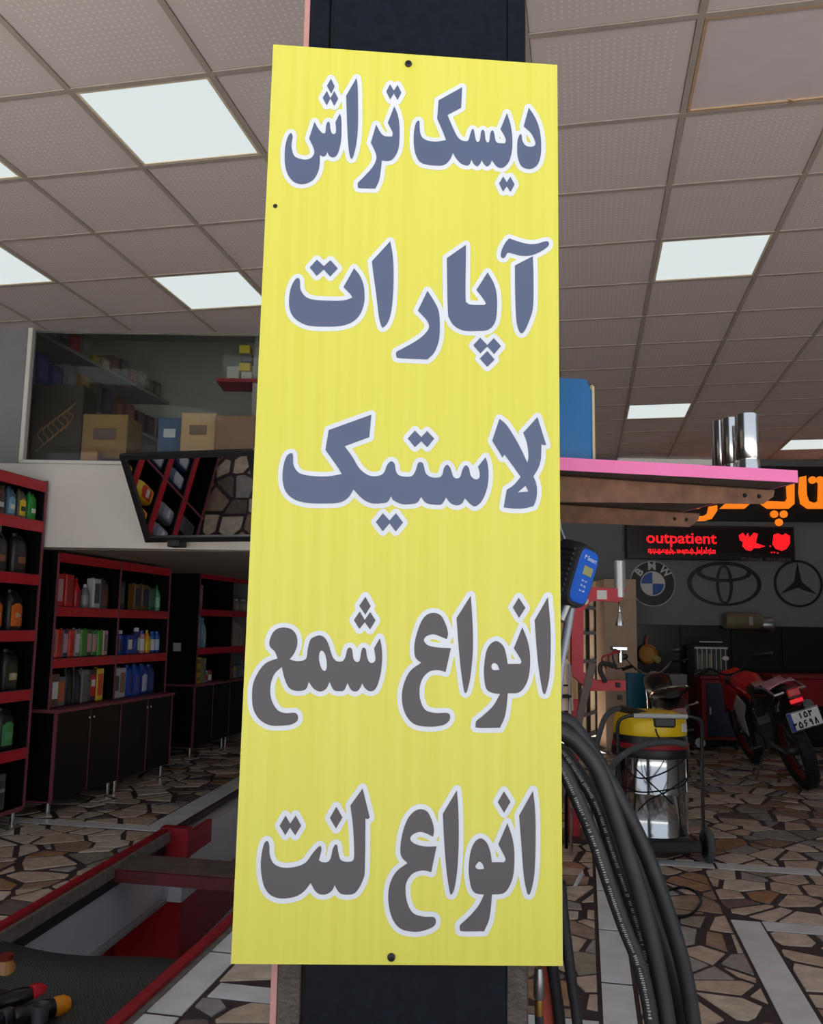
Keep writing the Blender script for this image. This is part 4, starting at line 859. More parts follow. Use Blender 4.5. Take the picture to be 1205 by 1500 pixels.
for k, (px, py, c, l) in enumerate(((12, 1470, (30, 30, 34), 'dark bottle at the lower left edge of the mesh'), (2, 1502, (34, 34, 38), 'second dark bottle in the lower left corner'))):
    lying('lying_bottle', px, py, -.17, .034, .14, math.radians(20+50*k), c, (60, 60, 66), l)

# ------------------------------------------------------------ bracket shelf on the pillar
pink = mat('pink_edge_band', (226, 112, 168), .35, var=.04); rust = mat('rusty_bracket_paint', (112, 78, 58), .7, var=.35, scale=25, bump=.3)
und = mat('brown_chipboard', (74, 60, 54), .8, var=.15)
BZ = 1.667
cor = fr(.781, 1.715, BZ); a1 = YAW+math.radians(11)
sh = thing('bracket_shelf', 'shelf board with pink edge on two rusty brackets fixed to the pillar', 'shelf', cor, a1)
MB().box((-.40, .235, -.0125), (.80, .466, .0235), .001).build('board', und, sh)
MB().box((-.40, -.0, -.0125), (.80, .004, .025)).build('front_edge', pink, sh); MB().box((.001, .235, -.0125), (.003, .466, .025)).build('end_edge', pink, sh)
for (xa, ya, xb, yb_, xc, yc, xd, yd) in ((760, 693, 1134, 718, 1118, 733, 760, 736), (760, 735, 1024, 752, 1011, 766, 760, 764)):
    A, B = at_z(xa, ya, BZ-.027), at_z(xb, yb_, BZ-.027); dirn = (B-A).normalized()
    A = A-dirn*(A-fr(.21, 0)).dot(RT)*0 ; L_ = (B-A).length
    h1 = A.z-(lambda r_: (Vector((0, 0, CZ))+r_*((A-Vector((0,0,CZ))).length/r_.length)).z)(ray(xd, yd)); h2 = .030*(B-Vector((0, 0, CZ))).length/1.9
    br = MB(); ang = math.atan2(dirn.y, dirn.x)
    o = bpy.data.objects.new('bracket', None); C.objects.link(o); o.parent = sh
    o.matrix_basis = sh.matrix_basis.inverted() @ Matrix.Translation(A) @ Matrix.Rotation(ang, 4, 'Z')
    br.prism([(0, 0), (L_, 0), (L_-.004, -h2*.45), (L_-.03, -h2), (0, -h1)], -.001, .001, 'XZ')
    MBf = MB().box((L_/2, .012, -.001), (L_, .026, .002)); br.add(MBf.v, MBf.f)
    pl_ = br.build('bracket_arm', rust, sh); pl_.matrix_basis = o.matrix_basis.copy(); bpy.data.objects.remove(o)
    for k in (.04, .075): MB().lathe([(.005, 0), (.004, -.002), (0, -.002)], (L_-k, -.0012, -h2*.5), 'Y', 10).build('hole_rivet', black_m, pl_)
# blue tin box on the shelf
bb = thing('blue_tin_box', 'blue metal box with a cream end face on the pink edged shelf', 'box', fr(.20, 1.80, BZ), YAW+math.radians(8))
blue_m = mat('blue_enamel', (14, 92, 150), .35, var=.08, scale=5); cream = mat('cream_card_edge', (196, 178, 140), .7)
pr = [(-.07, 0), (.07, 0), (.078, .10), (.070, .185), (-.07, .185)]
mb = MB(); mb.loft([(0, 0, 0, .075, .11), (.02, 0, 0, .077, .112), (.16, 0, 0, .077, .112), (.185, 0, 0, .070, .104)], 24, .15)
mb.v = [(v[0]+.08, v[1], v[2]) for v in mb.v]; mb.build('body', blue_m, bb)
mb = MB().box((.158, .0, .09), (.010, .20, .172), .004); mb.build('end_face', cream, bb); MB().lathe([(.028, 0), (.028, .004), (.0, .004)], (.163, 0, .10), 'X', 16).build('dial', chrome, bb)
# sockets
for k, (px, yt, w_, D_, lab) in enumerate(((1093, 608, 34, 1.90, 'chrome socket at the right of the three on the shelf, widest'), (1070, 614, 30, 1.98, 'chrome socket in the middle of the three on the shelf'), (1055, 618, 28, 2.06, 'chrome socket at the left of the three on the shelf'))):
    p = at_D(px, yt, D_); r_ = w_/2/FPX*D_; h = p.z-BZ
    t = thing('chrome_socket', lab, 'socket', (p.x, p.y, BZ), YAW, 'chrome sockets on the shelf')
    MB().lathe([(r_*.96, 0), (r_, .004), (r_, h*.32), (r_*.93, h*.335), (r_*.93, h*.36), (r_, h*.375), (r_, h-.004), (r_*.96, h), (r_*.78, h), (r_*.74, h-.03), (0, h-.03)], n=28, caps=False).build('barrel', chrome, t)
    MB().cyl((r_*.2, -r_*.99, .02), (r_*.2, -r_*1.02, .02), .006, n=8).build('pin_hole', black_m, t)

# ------------------------------------------------------------ tyre inflator gauge on its hook
gz_ = at_D(842, 842, 1.70)
gg = thing('inflator_gauge', 'black ribbed tyre inflator with a blue digital face hanging by the pillar', 'gauge', gz_, YAW)
Rg = Matrix.Rotation(math.radians(17), 3, 'Y') @ Matrix.Rotation(math.radians(44), 3, 'Z')
def gadd(mb): mb.v = [tuple(Rg @ Vector(v)) for v in mb.v]; return mb
rub = mat('black_grip_rubber', (34, 35, 38), .6)
gadd(MB().loft([(-.020, 0, 0, .036, .060), (-.008, 0, 0, .040, .064), (.030, 0, 0, .040, .066), (.038, 0, 0, .036, .062)], 20, .5, 'Y')).build('body', rub, gg)
gadd(MB().loft([(-.0245, 0, .0, .028, .052), (-.021, 0, .0, .030, .054)], 20, .4, 'Y')).build('face_plate', mat('blue_face', (30, 92, 196), .4), gg)
gadd(MB().box((.002, -.0255, .012), (.030, .002, .018), .001)).build('display', mat('lcd_grey_green', (150, 152, 110), .3), gg)
for k in range(10): gadd(MB().box((-.0415, .009, -.05+k*.0105), (.006, .046, .0055), .001)).build('rib', rub, gg)
for s_, z_, sz in (('P Smart', .036, .013), ('bar  psi', -.008, .006), ('kPa  kg', -.018, .006), ('on / off', -.028, .006)):
    o = text(s_, sz, mat('print_white', (214, 220, 232), .5), gg, (0, 0, 0), (0, 0, 0), 'face_text', .0002)
    o.matrix_basis = Rg.to_4x4() @ Matrix.Translation((0, -.0255, z_)) @ Matrix.Rotation(math.pi/2, 4, 'X')
gadd(MB().tube([(0, .0, -.060), (-.002, .0, -.075), (-.006, 0, -.095)], .012, 10, 3)).build('neck', steel, gg)
pole = [at_D(x, y, 1.76)-gz_ for x, y in ((836, 888), (830, 925), (822, 975), (817, 1030), (816, 1080), (816, 1140))]
MB().tube([fr_ for fr_ in [Matrix.Rotation(-YAW, 3, 'Z') @ p for p in pole]], lambda t: .009 if t < .35 else .0075, 10, 4).build('lever_tube', mat('grey_enamel', (150, 156, 168), .4, .2), gg)
MB().tube([Matrix.Rotation(-YAW, 3, 'Z') @ (at_D(x, y, 1.74)-gz_) for x, y in ((830, 800), (820, 775), (818, 760), (812, 745))], .004, 6, 4).build('hook', steel, gg)

# ------------------------------------------------------------ black hoses
hose_m = mat('black_hose', (38, 39, 43), .5, var=.2, scale=20, bump=.05); print_m = mat('hose_print', (150, 150, 152), .6, var=.5, scale=300)
H = [('thick black hose with white print, lowest and leftmost of the fan', 1.50, .0125, [(40,300),(120,450),(200,640),(270,850),(330,1020),(400,1200),(450,1446)], True),
     ('black hose with white print running second in the fan', 1.56, .0125, [(40,232),(130,345),(210,480),(265,640),(320,800),(375,960),(425,1150),(475,1446)], True),
     ('plain black hose in the middle of the fan', 1.52, .0145, [(36,150),(120,205),(215,330),(285,520),(345,700),(405,900),(462,1130),(520,1446)], False),
     ('plain black hose along the upper outer side of the fan', 1.60, .0145, [(40,100),(100,130),(200,270),(320,480),(410,660),(480,840),(540,1020),(590,1200),(632,1446)], False),
     ('black hose tucked between the middle and outer hoses', 1.66, .0145, [(60,120),(160,235),(265,420),(350,640),(420,880),(490,1080),(545,1250),(592,1446)], False),
     ('thin black hose hanging just right of the sign corner', 1.58, .0095, [(48,820),(60,960),(80,1130),(100,1290),(122,1446)], False),
     ('black hose hanging against the pillar below the sign', 1.62, .0105, [(8,1060),(12,1190),(30,1320),(44,1446)], False)]
for k, (lab, D_, r_, pts, pr_) in enumerate(H):
    W = [at_D(805+x/3.0125, 1020+y/3.0125, D_+.05*i/len(pts)) for i, (x, y) in enumerate(pts)]
    if k < 5:
        q0 = W[0]; W = [fr(.232, D_, q0.z-.12), fr(.236, D_, q0.z-.02)] + W if k in (0, 1) else [fr(.232, D_, q0.z-.10), fr(.243, D_, q0.z-.0)] + W
    e = W[-1]; d = (W[-1]-W[-2]).normalized(); W = W+[e+Vector((d.x*.10, d.y*.1, -.18)), e+Vector((d.x*.12, d.y*.12, -.40))]
    o0 = W[0]; t = thing('air_hose', lab, 'hose', (e.x, e.y, e.z-.4), 0, 'black hoses hanging from the pillar'); B_ = Vector((e.x, e.y, e.z-.4))
    MB().tube([p-B_ for p in W], r_, 12, 6).build('hose', hose_m, t)
    if pr_:
        P = spline([p-B_ for p in W], 10); m_ = MB(); rr = random.Random(k)
        vd = Vector((-RT.x*.35-NN.x*.94, -RT.y*.35-NN.y*.94, .1)).normalized()
        for i in range(16, len(P)-6):
            T = (P[i+1]-P[i]).normalized(); s_ = (vd-T*vd.dot(T)).normalized(); q = T.cross(s_)
            L = (P[i+1]-P[i]).length
            nn = 2
            for j in range(nn):
                w2 = .0030*rr.uniform(.6, 1.1); c = P[i]+T*L*(j+.2)/nn; c2 = c+T*L*.55/nn
                if rr.random() < .15: continue
                off = s_*(r_+.0004)
                m_.add([c+off-q*w2, c2+off-q*w2, c2+off+q*w2*rr.uniform(.2, 1), c+off+q*w2], [(0, 1, 2, 3)])
        m_.build('print_marks', print_m, t, fix=False)
cp = at_D(789, 1418, 1.56); t = thing('hose_coupling', 'steel and brass quick coupling on a black hose below the sign corner', 'coupling', (cp.x, cp.y, cp.z-.12), YAW)
MB().lathe([(.007, .12), (.009, .10), (.0095, .075), (.007, .07)], n=14).build('sleeve', steel, t); MB().lathe([(.0075, .07), (.0075, .045), (.006, .04)], n=10).build('brass_nut', mat('brass', (176, 132, 70), .35, .8), t)
MB().tube([(0, 0, .045), (.002, 0, .01), (.016, 0, -.04), (.022, 0, -.12)], .0075, 8, 4).build('hose', hose_m, t)
rd = at_D(800, 1460, 1.68); t = thing('red_board', 'narrow red orange painted board behind the hose coupling', 'board', (rd.x, rd.y, 0), YAW); MB().box((0, 0, .40), (.028, .02, .80), .002).build('board', mat('red_orange_paint', (190, 70, 44), .5, var=.1), t)

# ------------------------------------------------------------ red C frame press
pr_m = mat('red_press_paint', (190, 36, 52), .45, var=.08)
PD = 5.75
ps = thing('vulcanizing_press', 'red C-shaped tyre vulcanizing press with steel air cylinder on a post stand', 'press', fr(1.10, PD, 0), YAW)
def pl(px, py): q = uz(px, py, PD); return (q[0]-1.10, q[1])
Cpoly = [pl(x, y) for x, y in ((862, 860), (916, 863), (906, 882), (866, 880), (853, 894), (853, 984), (872, 996), (915, 996), (914, 1011), (862, 1012), (836, 988), (836, 882), (846, 868))]
MB().prism(Cpoly, -.03, .03, 'XZ').build('c_frame', pr_m, ps)
a, b = pl(873, 865), pl(882, 878); MB().box(((a[0]+b[0])/2+.01, -.032, (a[1]+b[1])/2), (.065, .003, .06)).build('white_sticker', white_m, ps)
a, b = pl(855, 885), pl(850, 878); MB().lathe([(.025, 0), (0, 0)], (a[0], -.033, a[1]+.02), 'Y', 14, False).build('round_sticker', white_m, ps)
t0, t1 = pl(907, 822), pl(907, 875); MB().lathe([(.037, t1[1]), (.037, t0[1]), (.030, t0[1]+.004), (0, t0[1]+.004)], (t0[0], 0, 0), n=18).build('air_cylinder', mat('satin_aluminium', (200, 200, 200), .35, .6), ps)
a = t1[0]; z1 = t1[1]; zc = pl(907, 912)[1]
MB().cyl((a, 0, z1), (a, 0, zc), .008, n=8).build('piston_rod', chrome, ps)
MB().lathe([(.012, zc+.06), (.018, zc+.03), (.03, zc), (.03, zc-.02), (0, zc-.02)], (a, 0, 0), n=14).build('upper_pad', chrome, ps)
zb_ = pl(907, 950)[1]; MB().box((a-.01, 0, zb_), (.10, .07, .025), .004).cyl((a, 0, zb_-.09), (a, 0, zb_), .018, n=10).build('lower_pad', chrome, ps)
for s_, c_ in ((-.10, (150, 30, 40)), (-.06, (150, 30, 40)), (-.03, (40, 40, 44))): MB().tube([(a+s_, -.02, zb_-.13), (a+s_-.03, -.04, zb_-.06), (a-.05, -.05, zb_+.0+s_*.3), (a-.01, -.03, zb_-.02)], .006, 6, 5).build('heater_wire', hexm(c_), ps)
MB().tube([(pl(884, 980)[0], -.05, pl(0, 985)[1]), (pl(876, 965)[0], -.05, pl(0, 968)[1]), (pl(880, 962)[0], -.05, pl(0, 958)[1]), (pl(900, 961)[0], -.04, pl(0, 962)[1])], .016, 8, 5).build('black_cable', hose_m, ps)
zbot = pl(0, 1012)[1]
MB().box((-.02, .02, zbot/2+.01), (.07, .06, zbot-.02), .004).build('post', pr_m, ps); MB().box((-.02, .06, .012), (.36, .34, .024), .004).build('foot_plate', hexm((60, 30, 34)), ps)
for k in (0, 1): MB().box((pl(905-k*2, 1003)[0], -.036, pl(0, 1007-k*18)[1]), (.03, .02, .03), .004).build('black_knob', blackmat, ps)
# white jugs behind the sign edge
for k, (px, y0, y1, lab) in enumerate(((826, 965, 1002, 'cream jug upper left of the red press, half behind the gauge'), (828, 1005, 1040, 'cream canister below the upper cream jug, beside the red press'))):
    D_ = 5.45; a, b = uz(px-11, y0, D_), uz(px+11, y1, D_); t = thing('cream_jug', lab, 'jug', fr((a[0]+b[0])/2, D_, b[1]), YAW, 'cream jugs beside the red press'); h = a[1]-b[1]
    MB().loft([(0, 0, 0, .048, .05), (h*.7, 0, 0, .046, .05), (h*.9, 0, 0, .03, .03), (h, 0, 0, .02, .02)], 14, .6).build('body', hexm((222, 196, 176)), t); MB().cyl((0, 0, h), (0, 0, h+.03), .02, n=10).build('cap', black_m, t)
a = uz(826, 1002, 5.45); t = thing('black_stand', 'thin black two-tier stand holding the cream jugs', 'stand', fr(a[0], 5.45, 0), YAW)
for z in (uz(0, 1003, 5.45)[1]-.012, uz(0, 1041, 5.45)[1]-.012): MB().box((-.09, 0, z), (.24, .18, .02), .003).build('tray', black_m, t)
for x, y in ((-.20, -.08), (.02, -.08), (-.20, .08), (.02, .08)): MB().cyl((x, y, 0), (x, y, uz(0, 960, 5.45)[1]), .010, n=8).build('leg', chrome if y < 0 else black_m, t)
a = fr(1.03, 5.12, 0); t = thing('flat_bar', 'dark brown flat bar leaning in front of the red press', 'bar', a, YAW)
p0, p1 = uz(868, 970, 5.12), uz(846, 1062, 5.12); q0 = (p0[0]-1.03, p0[1]); q1 = (p1[0]-1.03, p1[1]); sl = (q0[0]-q1[0])/(q0[1]-q1[1])
MB().beam((q1[0]-sl*q1[1], 0, 0.0), (q0[0], 0, q0[1]), .012, .045, .002).build('bar', hexm((74, 50, 46)), t)

# ------------------------------------------------------------ wet and dry vacuum
vb = uz(955, 1243, 5.45); VC = fr(vb[0], 5.45, 0)
vc = thing('vacuum_cleaner', 'yellow topped steel drum vacuum cleaner on a black wheeled trolley', 'vacuum cleaner', VC, YAW)
dr = mat('polished_drum_steel', (190, 192, 196), .12, 1.)
MB().lathe([(.215, .13), (.222, .135), (.222, .14), (.215, .15), (.215, .37), (.219, .375), (.219, .385), (.215, .39), (.215, .585), (.22, .59)], n=40).build('drum', dr, vc)
MB().lathe([(.232, .585), (.236, .60), (.232, .635), (.225, .64)], n=32).build('black_collar', mat('black_plastic', (26, 27, 30), .4), vc)
MB().lathe([(.228, .637), (.232, .65), (.226, .668)], n=32).build('red_ring', mat('red_seal', (150, 22, 34), .5), vc)
MB().lathe([(.222, .665), (.224, .69), (.215, .715)], n=32).build('dark_band', M['black_plastic'], vc)
MB().lathe([(.218, .713), (.222, .73), (.218, .80), (.200, .832), (.15, .848), (.0, .852)], n=36, caps=False).build('yellow_head', mat('yellow_plastic', (236, 198, 20), .35), vc)
MB().box((.03, -.20, .80), (.13, .06, .06), .01).build('switch_box', M['black_plastic'], vc); MB().box((.165, -.155, .765), (.05, .008, .05), .002, Matrix.Rotation(.75, 3, 'Z')).build('sticker', white_m, vc)
for s_ in (-1, 1): MB().tube([(s_*.25, -.19, .12), (s_*.25, -.20, .40), (s_*.25, -.21, .68), (s_*.245, -.225, .80), (s_*.19, -.235, .835), (s_*.14, -.235, .838)], .011, 8, 4).build('trolley_tube', M['black_plastic'], vc)
MB().tube([(-.16, -.235, .838), (0, -.235, .838), (.16, -.235, .838)], .015, 10, 2).build('handle_grip', mat('grey_grip', (176, 178, 178), .5), vc)
MB().box((0, -.02, .095), (.46, .46, .07), .012).build('trolley_base', M['black_plastic'], vc)
MB().box((0, -.02, .125), (.38, .38, .02), .008).build('base_plate', hexm((40, 44, 54)), vc)
for s_ in (-1, 1):
    wl = MB().lathe([(.04, -.02), (.09, -.018), (.1, -.008), (.1, .008), (.09, .018), (.04, .02)], (s_*.27, -.20, .10), 'X', 24).build('wheel', mat('grey_tyre', (78, 80, 80), .7), vc)
    MB().lathe([(.07, -.024), (.07, .024), (.02, .03)], (s_*.27, -.20, .10), 'X', 16).build('wheel_hub', M['black_plastic'], wl); MB().sphere((s_*.27+.03, -.20, .10), .014, 8).build('hub_cap', chrome, wl)
for s_ in (-1, 1): MB().lathe([(.03, -.012), (.035, 0), (.03, .012)], (s_*.17, .17, .035), 'X', 12).cyl((s_*.17, .17, .05), (s_*.17, .17, .075), .012, n=8).build('caster', M['black_plastic'], vc)
gh = mat('grey_corrugated_hose', (96, 98, 104), .5, var=.1)
bm_ = bpy.data.materials['grey_corrugated_hose'].node_tree; wv = bm_.nodes.new('ShaderNodeTexWave'); wv.inputs['Scale'].default_value = 30; bpn = bm_.nodes.new('ShaderNodeBump'); bpn.inputs['Distance'].default_value = .004
bm_.links.new(wv.outputs[1], bpn.inputs['Height']); bm_.links.new(bpn.outputs[0], bm_.nodes['Principled BSDF'].inputs['Normal'])
def vl(px, py, D_): p = at_D(px, py, D_)-VC; return (p.dot(RT), p.dot(NN), p.z)
MB().tube([vl(1003, 1091, 5.16), vl(985, 1087, 5.14), vl(955, 1089, 5.12), vl(928, 1097, 5.12), vl(905, 1112, 5.14), vl(893, 1128, 5.2), vl(884, 1150, 5.3), vl(880, 1185, 5.4)], .019, 10, 5).build('suction_hose', gh, vc)
MB().tube([vl(948, 1052, 5.40), vl(930, 1042, 5.35), vl(905, 1038, 5.3), vl(888, 1048, 5.28), vl(879, 1070, 5.28), vl(873, 1095, 5.3), vl(868, 1130, 5.35), vl(866, 1180, 5.4)], .016, 10, 5).build('wand_hose', gh, vc)
MB().tube([vl(955, 1050, 5.35), vl(930, 1042, 5.34), vl(908, 1038, 5.3)], .020, 8, 4).build('hose_cuff', M['black_plastic'], vc)
MB().tube([vl(960, 1068, 5.2), vl(962, 1075, 5.18), vl(966, 1082, 5.17)], .005, 6, 3).build('power_cord', black_m, vc)
for k, q in enumerate(([(912, 1118), (930, 1138), (955, 1138), (985, 1125), (1004, 1110)], [(912, 1150), (935, 1160), (970, 1158), (1000, 1150), (1010, 1130)], [(930, 1125), (950, 1145), (972, 1165), (985, 1178)], [(934, 1188), (950, 1172), (975, 1160), (1005, 1140)])):
    MB().tube([vl(x, y, 5.14) for x, y in q], .0045, 6, 5).build('power_cord', black_m, vc)
W = [at_z(x, y, .006) for x, y in ((1010, 1235), (1040, 1245), (1060, 1275), (1056, 1262))]; tag(MB().tube([at_z(x, y, .006) for x, y in ((985, 1345), (1010, 1340), (1026, 1322), (1020, 1308), (1000, 1300), (975, 1305))], .007, 8, 6).build('loose_cable', black_m), 'thin black cable looped on the paving right of the hoses', 'cable')
tag(MB().sheet([[tuple(at_z(*p, z)) for p, z in (((838, 1300), .0), ((846, 1284), .05), ((855, 1273), .09))], [tuple(at_z(*p, z)) for p, z in (((845, 1298), .0), ((853, 1285), .03), ((854, 1275), .06))]]).build('paper_scrap', mat('white_paper', (226, 228, 230), .8)), 'curled white scrap of paper on the floor left of the marble strip', 'paper')

# ------------------------------------------------------------ motorcycles: local x forward, origin under the rear axle
tyre = mat('motorbike_tyre', (22, 23, 28), .75, var=.15, scale=60); blkp = mat('bike_black_plastic', (18, 18, 20), .35); engm = mat('engine_grey', (86, 88, 92), .45, .6)
def wheel(root, name, x, z, R, tw, rimm, knob=True):
    w0 = MB().lathe([(R-.075, -tw*.42), (R-.03, -tw*.5), (R-.006, -tw*.36), (R, 0), (R-.006, tw*.36), (R-.03, tw*.5), (R-.075, tw*.42), (R-.085, 0), (R-.075, -tw*.42)], (x, 0, z), 'Y', 36, False)
    if knob:
        for k in range(30):
            t = 6.2832*k/30
            for s_ in (-1, 1): w0.box((x+math.cos(t)*(R+.002), s_*tw*.2, z+math.sin(t)*(R+.002)), (.026, tw*.28, .016), 0, Matrix.Rotation(-t-math.pi/2, 3, 'Y'))
    w_ = w0.build(name, tyre, root)
    MB().lathe([(R-.078, -.03), (R-.092, -.02), (R-.092, .02), (R-.078, .03), (R-.078, -.03)], (x, 0, z), 'Y', 32, False).build('rim', rimm, w_)
    hb = MB().lathe([(.03, -.06), (.045, -.03), (.045, .03), (.03, .06)], (x, 0, z), 'Y', 12)
    for k in range(18):
        t = 6.2832*k/18; hb.cyl((x+.03*math.cos(t+.4), .03*(-1)**k, z+.03*math.sin(t+.4)), (x+(R-.09)*math.cos(t), 0, z+(R-.09)*math.sin(t)), .0022, n=4, caps=False)
    hb.lathe([(.10, -.052), (.10, -.048)], (x, 0, z), 'Y', 20); hb.build('hub_and_spokes', engm, w_)
    return w_
def bike(loc, heading, lean, label, kind):
    root = thing('motorcycle', label, 'motorcycle', loc, 0); root.rotation_euler = (Matrix.Rotation(heading, 3, 'Z') @ Matrix.Rotation(lean, 3, 'X')).to_euler()
    dirt = kind == 'dirt'; R = .33 if dirt else .29; wb = 1.40 if dirt else 1.24
    col = mat('bike_red', (190, 22, 34), .3) if dirt else blkp; rimm = mat('red_rim', (110, 18, 24), .4, .3) if dirt else chrome
    wheel(root, 'rear_wheel', 0, R, R, .12 if dirt else .09, rimm, dirt); wheel(root, 'front_wheel', wb, R+.01, R+.01, .085, rimm, dirt)
    hd = (wb-.32, 0, .93 if dirt else .86); sz = .90 if dirt else .76
    fk_ = MB()
    for s_ in (-1, 1): fk_.cyl((wb, s_*.085, R), (wb-.16, s_*.085, .62), .024).cyl((wb-.16, s_*.085, .60), (hd[0]-.0, s_*.085, hd[2]), .018)
    fk_.box((hd[0]+.03, 0, hd[2]-.10), (.06, .22, .03), .005).box((hd[0], 0, hd[2]), (.06, .22, .03), .005); fk_.build('front_fork', chrome if not dirt else engm, root)
    fm = MB().tube([(hd[0]-.05, 0, hd[2]-.05), (wb*.55, 0, .74), (.25, 0, .70), (-.10, 0, sz-.08)], .022).tube([(hd[0]-.04, 0, hd[2]-.1), (wb*.60, 0, .50), (wb*.55, 0, .26), (wb*.32, 0, .28), (.28, 0, .66)], .022)
    for s_ in (-1, 1): fm.tube([(0, s_*.075, R), (.25, s_*.075, .36), (.42, s_*.06, .38)], .022, 8, 3).cyl((.18 if not dirt else .30, s_*.08*(not dirt), .40), (.12 if not dirt else .22, s_*.08*(not dirt), .68), .022)
    fm.build('frame', blkp if not dirt else engm, root)
    en = MB().loft([(.30, .58, 0, .15, .11), (.42, .58, 0, .16, .12), (.50, .62, 0, .10, .08)], 12, .6).loft([(.48, .66, 0, .07, .07), (.66, .70, 0, .075, .075)], 12, .4)
    for k in range(6): en.box((.69, 0, .52+k*.024), (.19, .18, .007))
    for s_ in (-1, 1): en.lathe([(.0, 0), (.085, 0), (.09, .02)], (.54, s_*.13 if s_ < 0 else .11, .38), 'Y', 16)
    en.build('engine', engm, root)
    if dirt:
        MB().loft([(-.30, 0, sz-.01, .05, .028), (-.05, 0, sz-.02, .10, .04), (.25, 0, sz-.03, .11, .045), (.50, 0, sz-.06, .085, .05), (.78, 0, sz-.02, .06, .03)], 14, .7, 'X').build('seat', mat('seat_black', (24, 24, 26), .6), root)
        MB().loft([(.52, 0, sz-.10, .09, .07), (.68, 0, sz-.02, .13, .10), (.85, 0, sz+.0, .12, .09), (.98, 0, sz-.04, .06, .06)], 14, .7, 'X').build('fuel_tank', col, root)
        for s_ in (-1, 1):
            MB().prism([(.62, .84), (.86, .90), (1.12, .82), (1.22, .66), (1.02, .62), (.84, .70)], s_*.15-.006, s_*.15+.006, 'XZ').build('radiator_shroud', col, root)
            MB().prism([(.60, .82), (.84, .70), (.80, .50), (.68, .42), (.62, .60), (.42, .74)], s_*.165-.005, s_*.165+.005, 'XZ').build('shroud_panel', mat('silver_panel', (168, 166, 170), .4), root)
            MB().prism([(-.32, .86), (.30, .84), (.34, .62), (.12, .66)], s_*.12-.005, s_*.12+.005, 'XZ').build('side_number_panel', blkp, root)
        MB().sheet([[(wb-.22+.16*k, s_*.07*(1-.12*k), .80-.02*k*k+.01*(2-abs(s_))) for s_ in (-1, -.5, 0, .5, 1)] for k in range(5)]).build('front_fender', col, root).modifiers.new('s', 'SOLIDIFY').thickness = .008
        MB().sheet([[(-.46+.12*k, s_*.085, sz-.05+.012*(4-k)-.02*abs(s_)) for s_ in (-1, -.5, 0, .5, 1)] for k in range(5)]).build('rear_fender', blkp, root).modifiers.new('s', 'SOLIDIFY').thickness = .008
        MB().prism([(.02, .0), (.10, .03), (.13, -.16), (.04, -.26), (-.03, -.18)], -.10, .10, 'XZ').build('headlight_mask', col, root).location = (hd[0]+.08, 0, hd[2]+.03)
        MB().loft([(-.50, 0, sz-.02, .055, .045), (-.44, 0, sz-.02, .065, .05)], 12, .5, 'X').build('tail_light_housing', blkp, root)
        MB().box((-.508, 0, sz-.015), (.02, .10, .06), .006).build('tail_light', mat('red_lens_lit', (205, 26, 30), .2, emit=.25), root)
        MB().box((-.508, 0, sz-.085), (.016, .11, .035), .004).build('reflector', mat('red_reflector', (255, 20, 40), .2, emit=.6), root)
        MB().tube([(-.42, -.13, sz-.015), (-.20, -.13, sz+.03), (.05, -.13, sz+.02)], .012).tube([(-.42, .13, sz-.015), (-.20, .13, sz+.03), (.05, .13, sz+.02)], .012).tube([(-.42, -.13, sz-.015), (-.47, 0, sz+.0), (-.42, .13, sz-.015)], .012).build('grab_rail', chrome, root)
        pz = sz-.235; pg = MB().box((-.55, 0, pz), (.004, .27, .155), .001, ).build('number_plate', mat('plate_white', (226, 228, 232), .5), root)
        MB().box((-.554, .115, pz+.0), (.002, .035, .15)).build('blue_band', hexm((30, 60, 150)), pg)
        bd = MB()
        for s_ in (-1, 1): bd.box((-.554, 0, pz+s_*.073), (.002, .262, .005)); bd.box((-.554, s_*.131, pz), (.002, .005, .15))
        bd.build('plate_border', black_m, pg)
        dg = {'1': [[(.5, 1), (.5, 0)]], '5': [[(.5, 1), (.15, .5), (.1, .15), (.3, 0), (.5, .22), (.7, 0), (.9, .15), (.85, .5), (.5, 1)]], '3': [[(.1, 1), (.3, .6), (.5, .85), (.7, .6), (.9, .95)], [(.12, .98), (.2, .5), (.28, 0)]], '6': [[(.85, .95), (.4, .95), (.2, .7), (.4, .5), (.8, .55)], [(.8, .55), (.5, .3), (.2, 0)]], '9': [[(.7, .6), (.35, .55), (.25, .8), (.5, 1), (.72, .85), (.72, .5), (.75, 0)]], '8': [[(.15, 0), (.5, 1), (.85, 0)]]}
        def numb(s__, cy, cz, cw, ch):
            b = MB()
            for i, ch_ in enumerate(s__):
                x0 = cy-(i-len(s__)/2)*cw
                for st_ in dg[ch_]:
                    for p, q in zip(st_, st_[1:]):
                        y0, z0 = x0-p[0]*cw*.74, cz+(p[1]-.5)*ch; y1, z1 = x0-q[0]*cw*.74, cz+(q[1]-.5)*ch
                        b.beam((-.5545, y0, z0), (-.5545, y1, z1), .009 if abs(z1-z0) > abs(y1-y0) else .002, .009 if abs(z1-z0) <= abs(y1-y0) else .009)
            b.v = b.v; b.build('plate_digits', black_m, pg)
        numb('153', -.02, pz+.036, .042, .046); numb('35698', .0, pz-.034, .044, .052)
        MB().tube([(.25, -.15, .60), (-.10, -.15, .66), (-.30, -.15, .72)], lambda t: .025+.02*t, 10, 4).build('exhaust', engm, root)
        ck_ = MB().sheet([[(-.28+.09*i, -.12+.06*j, sz+.045+.02*math.sin(2*i+j)) for j in range(5)] for i in range(6)]).build('pink_cloth', hexm((206, 150, 160), .9), root); ck_['label'] = 'crumpled pink cloth tied on the seat'; ck_.modifiers.new('s', 'SOLIDIFY').thickness = .012
    else:
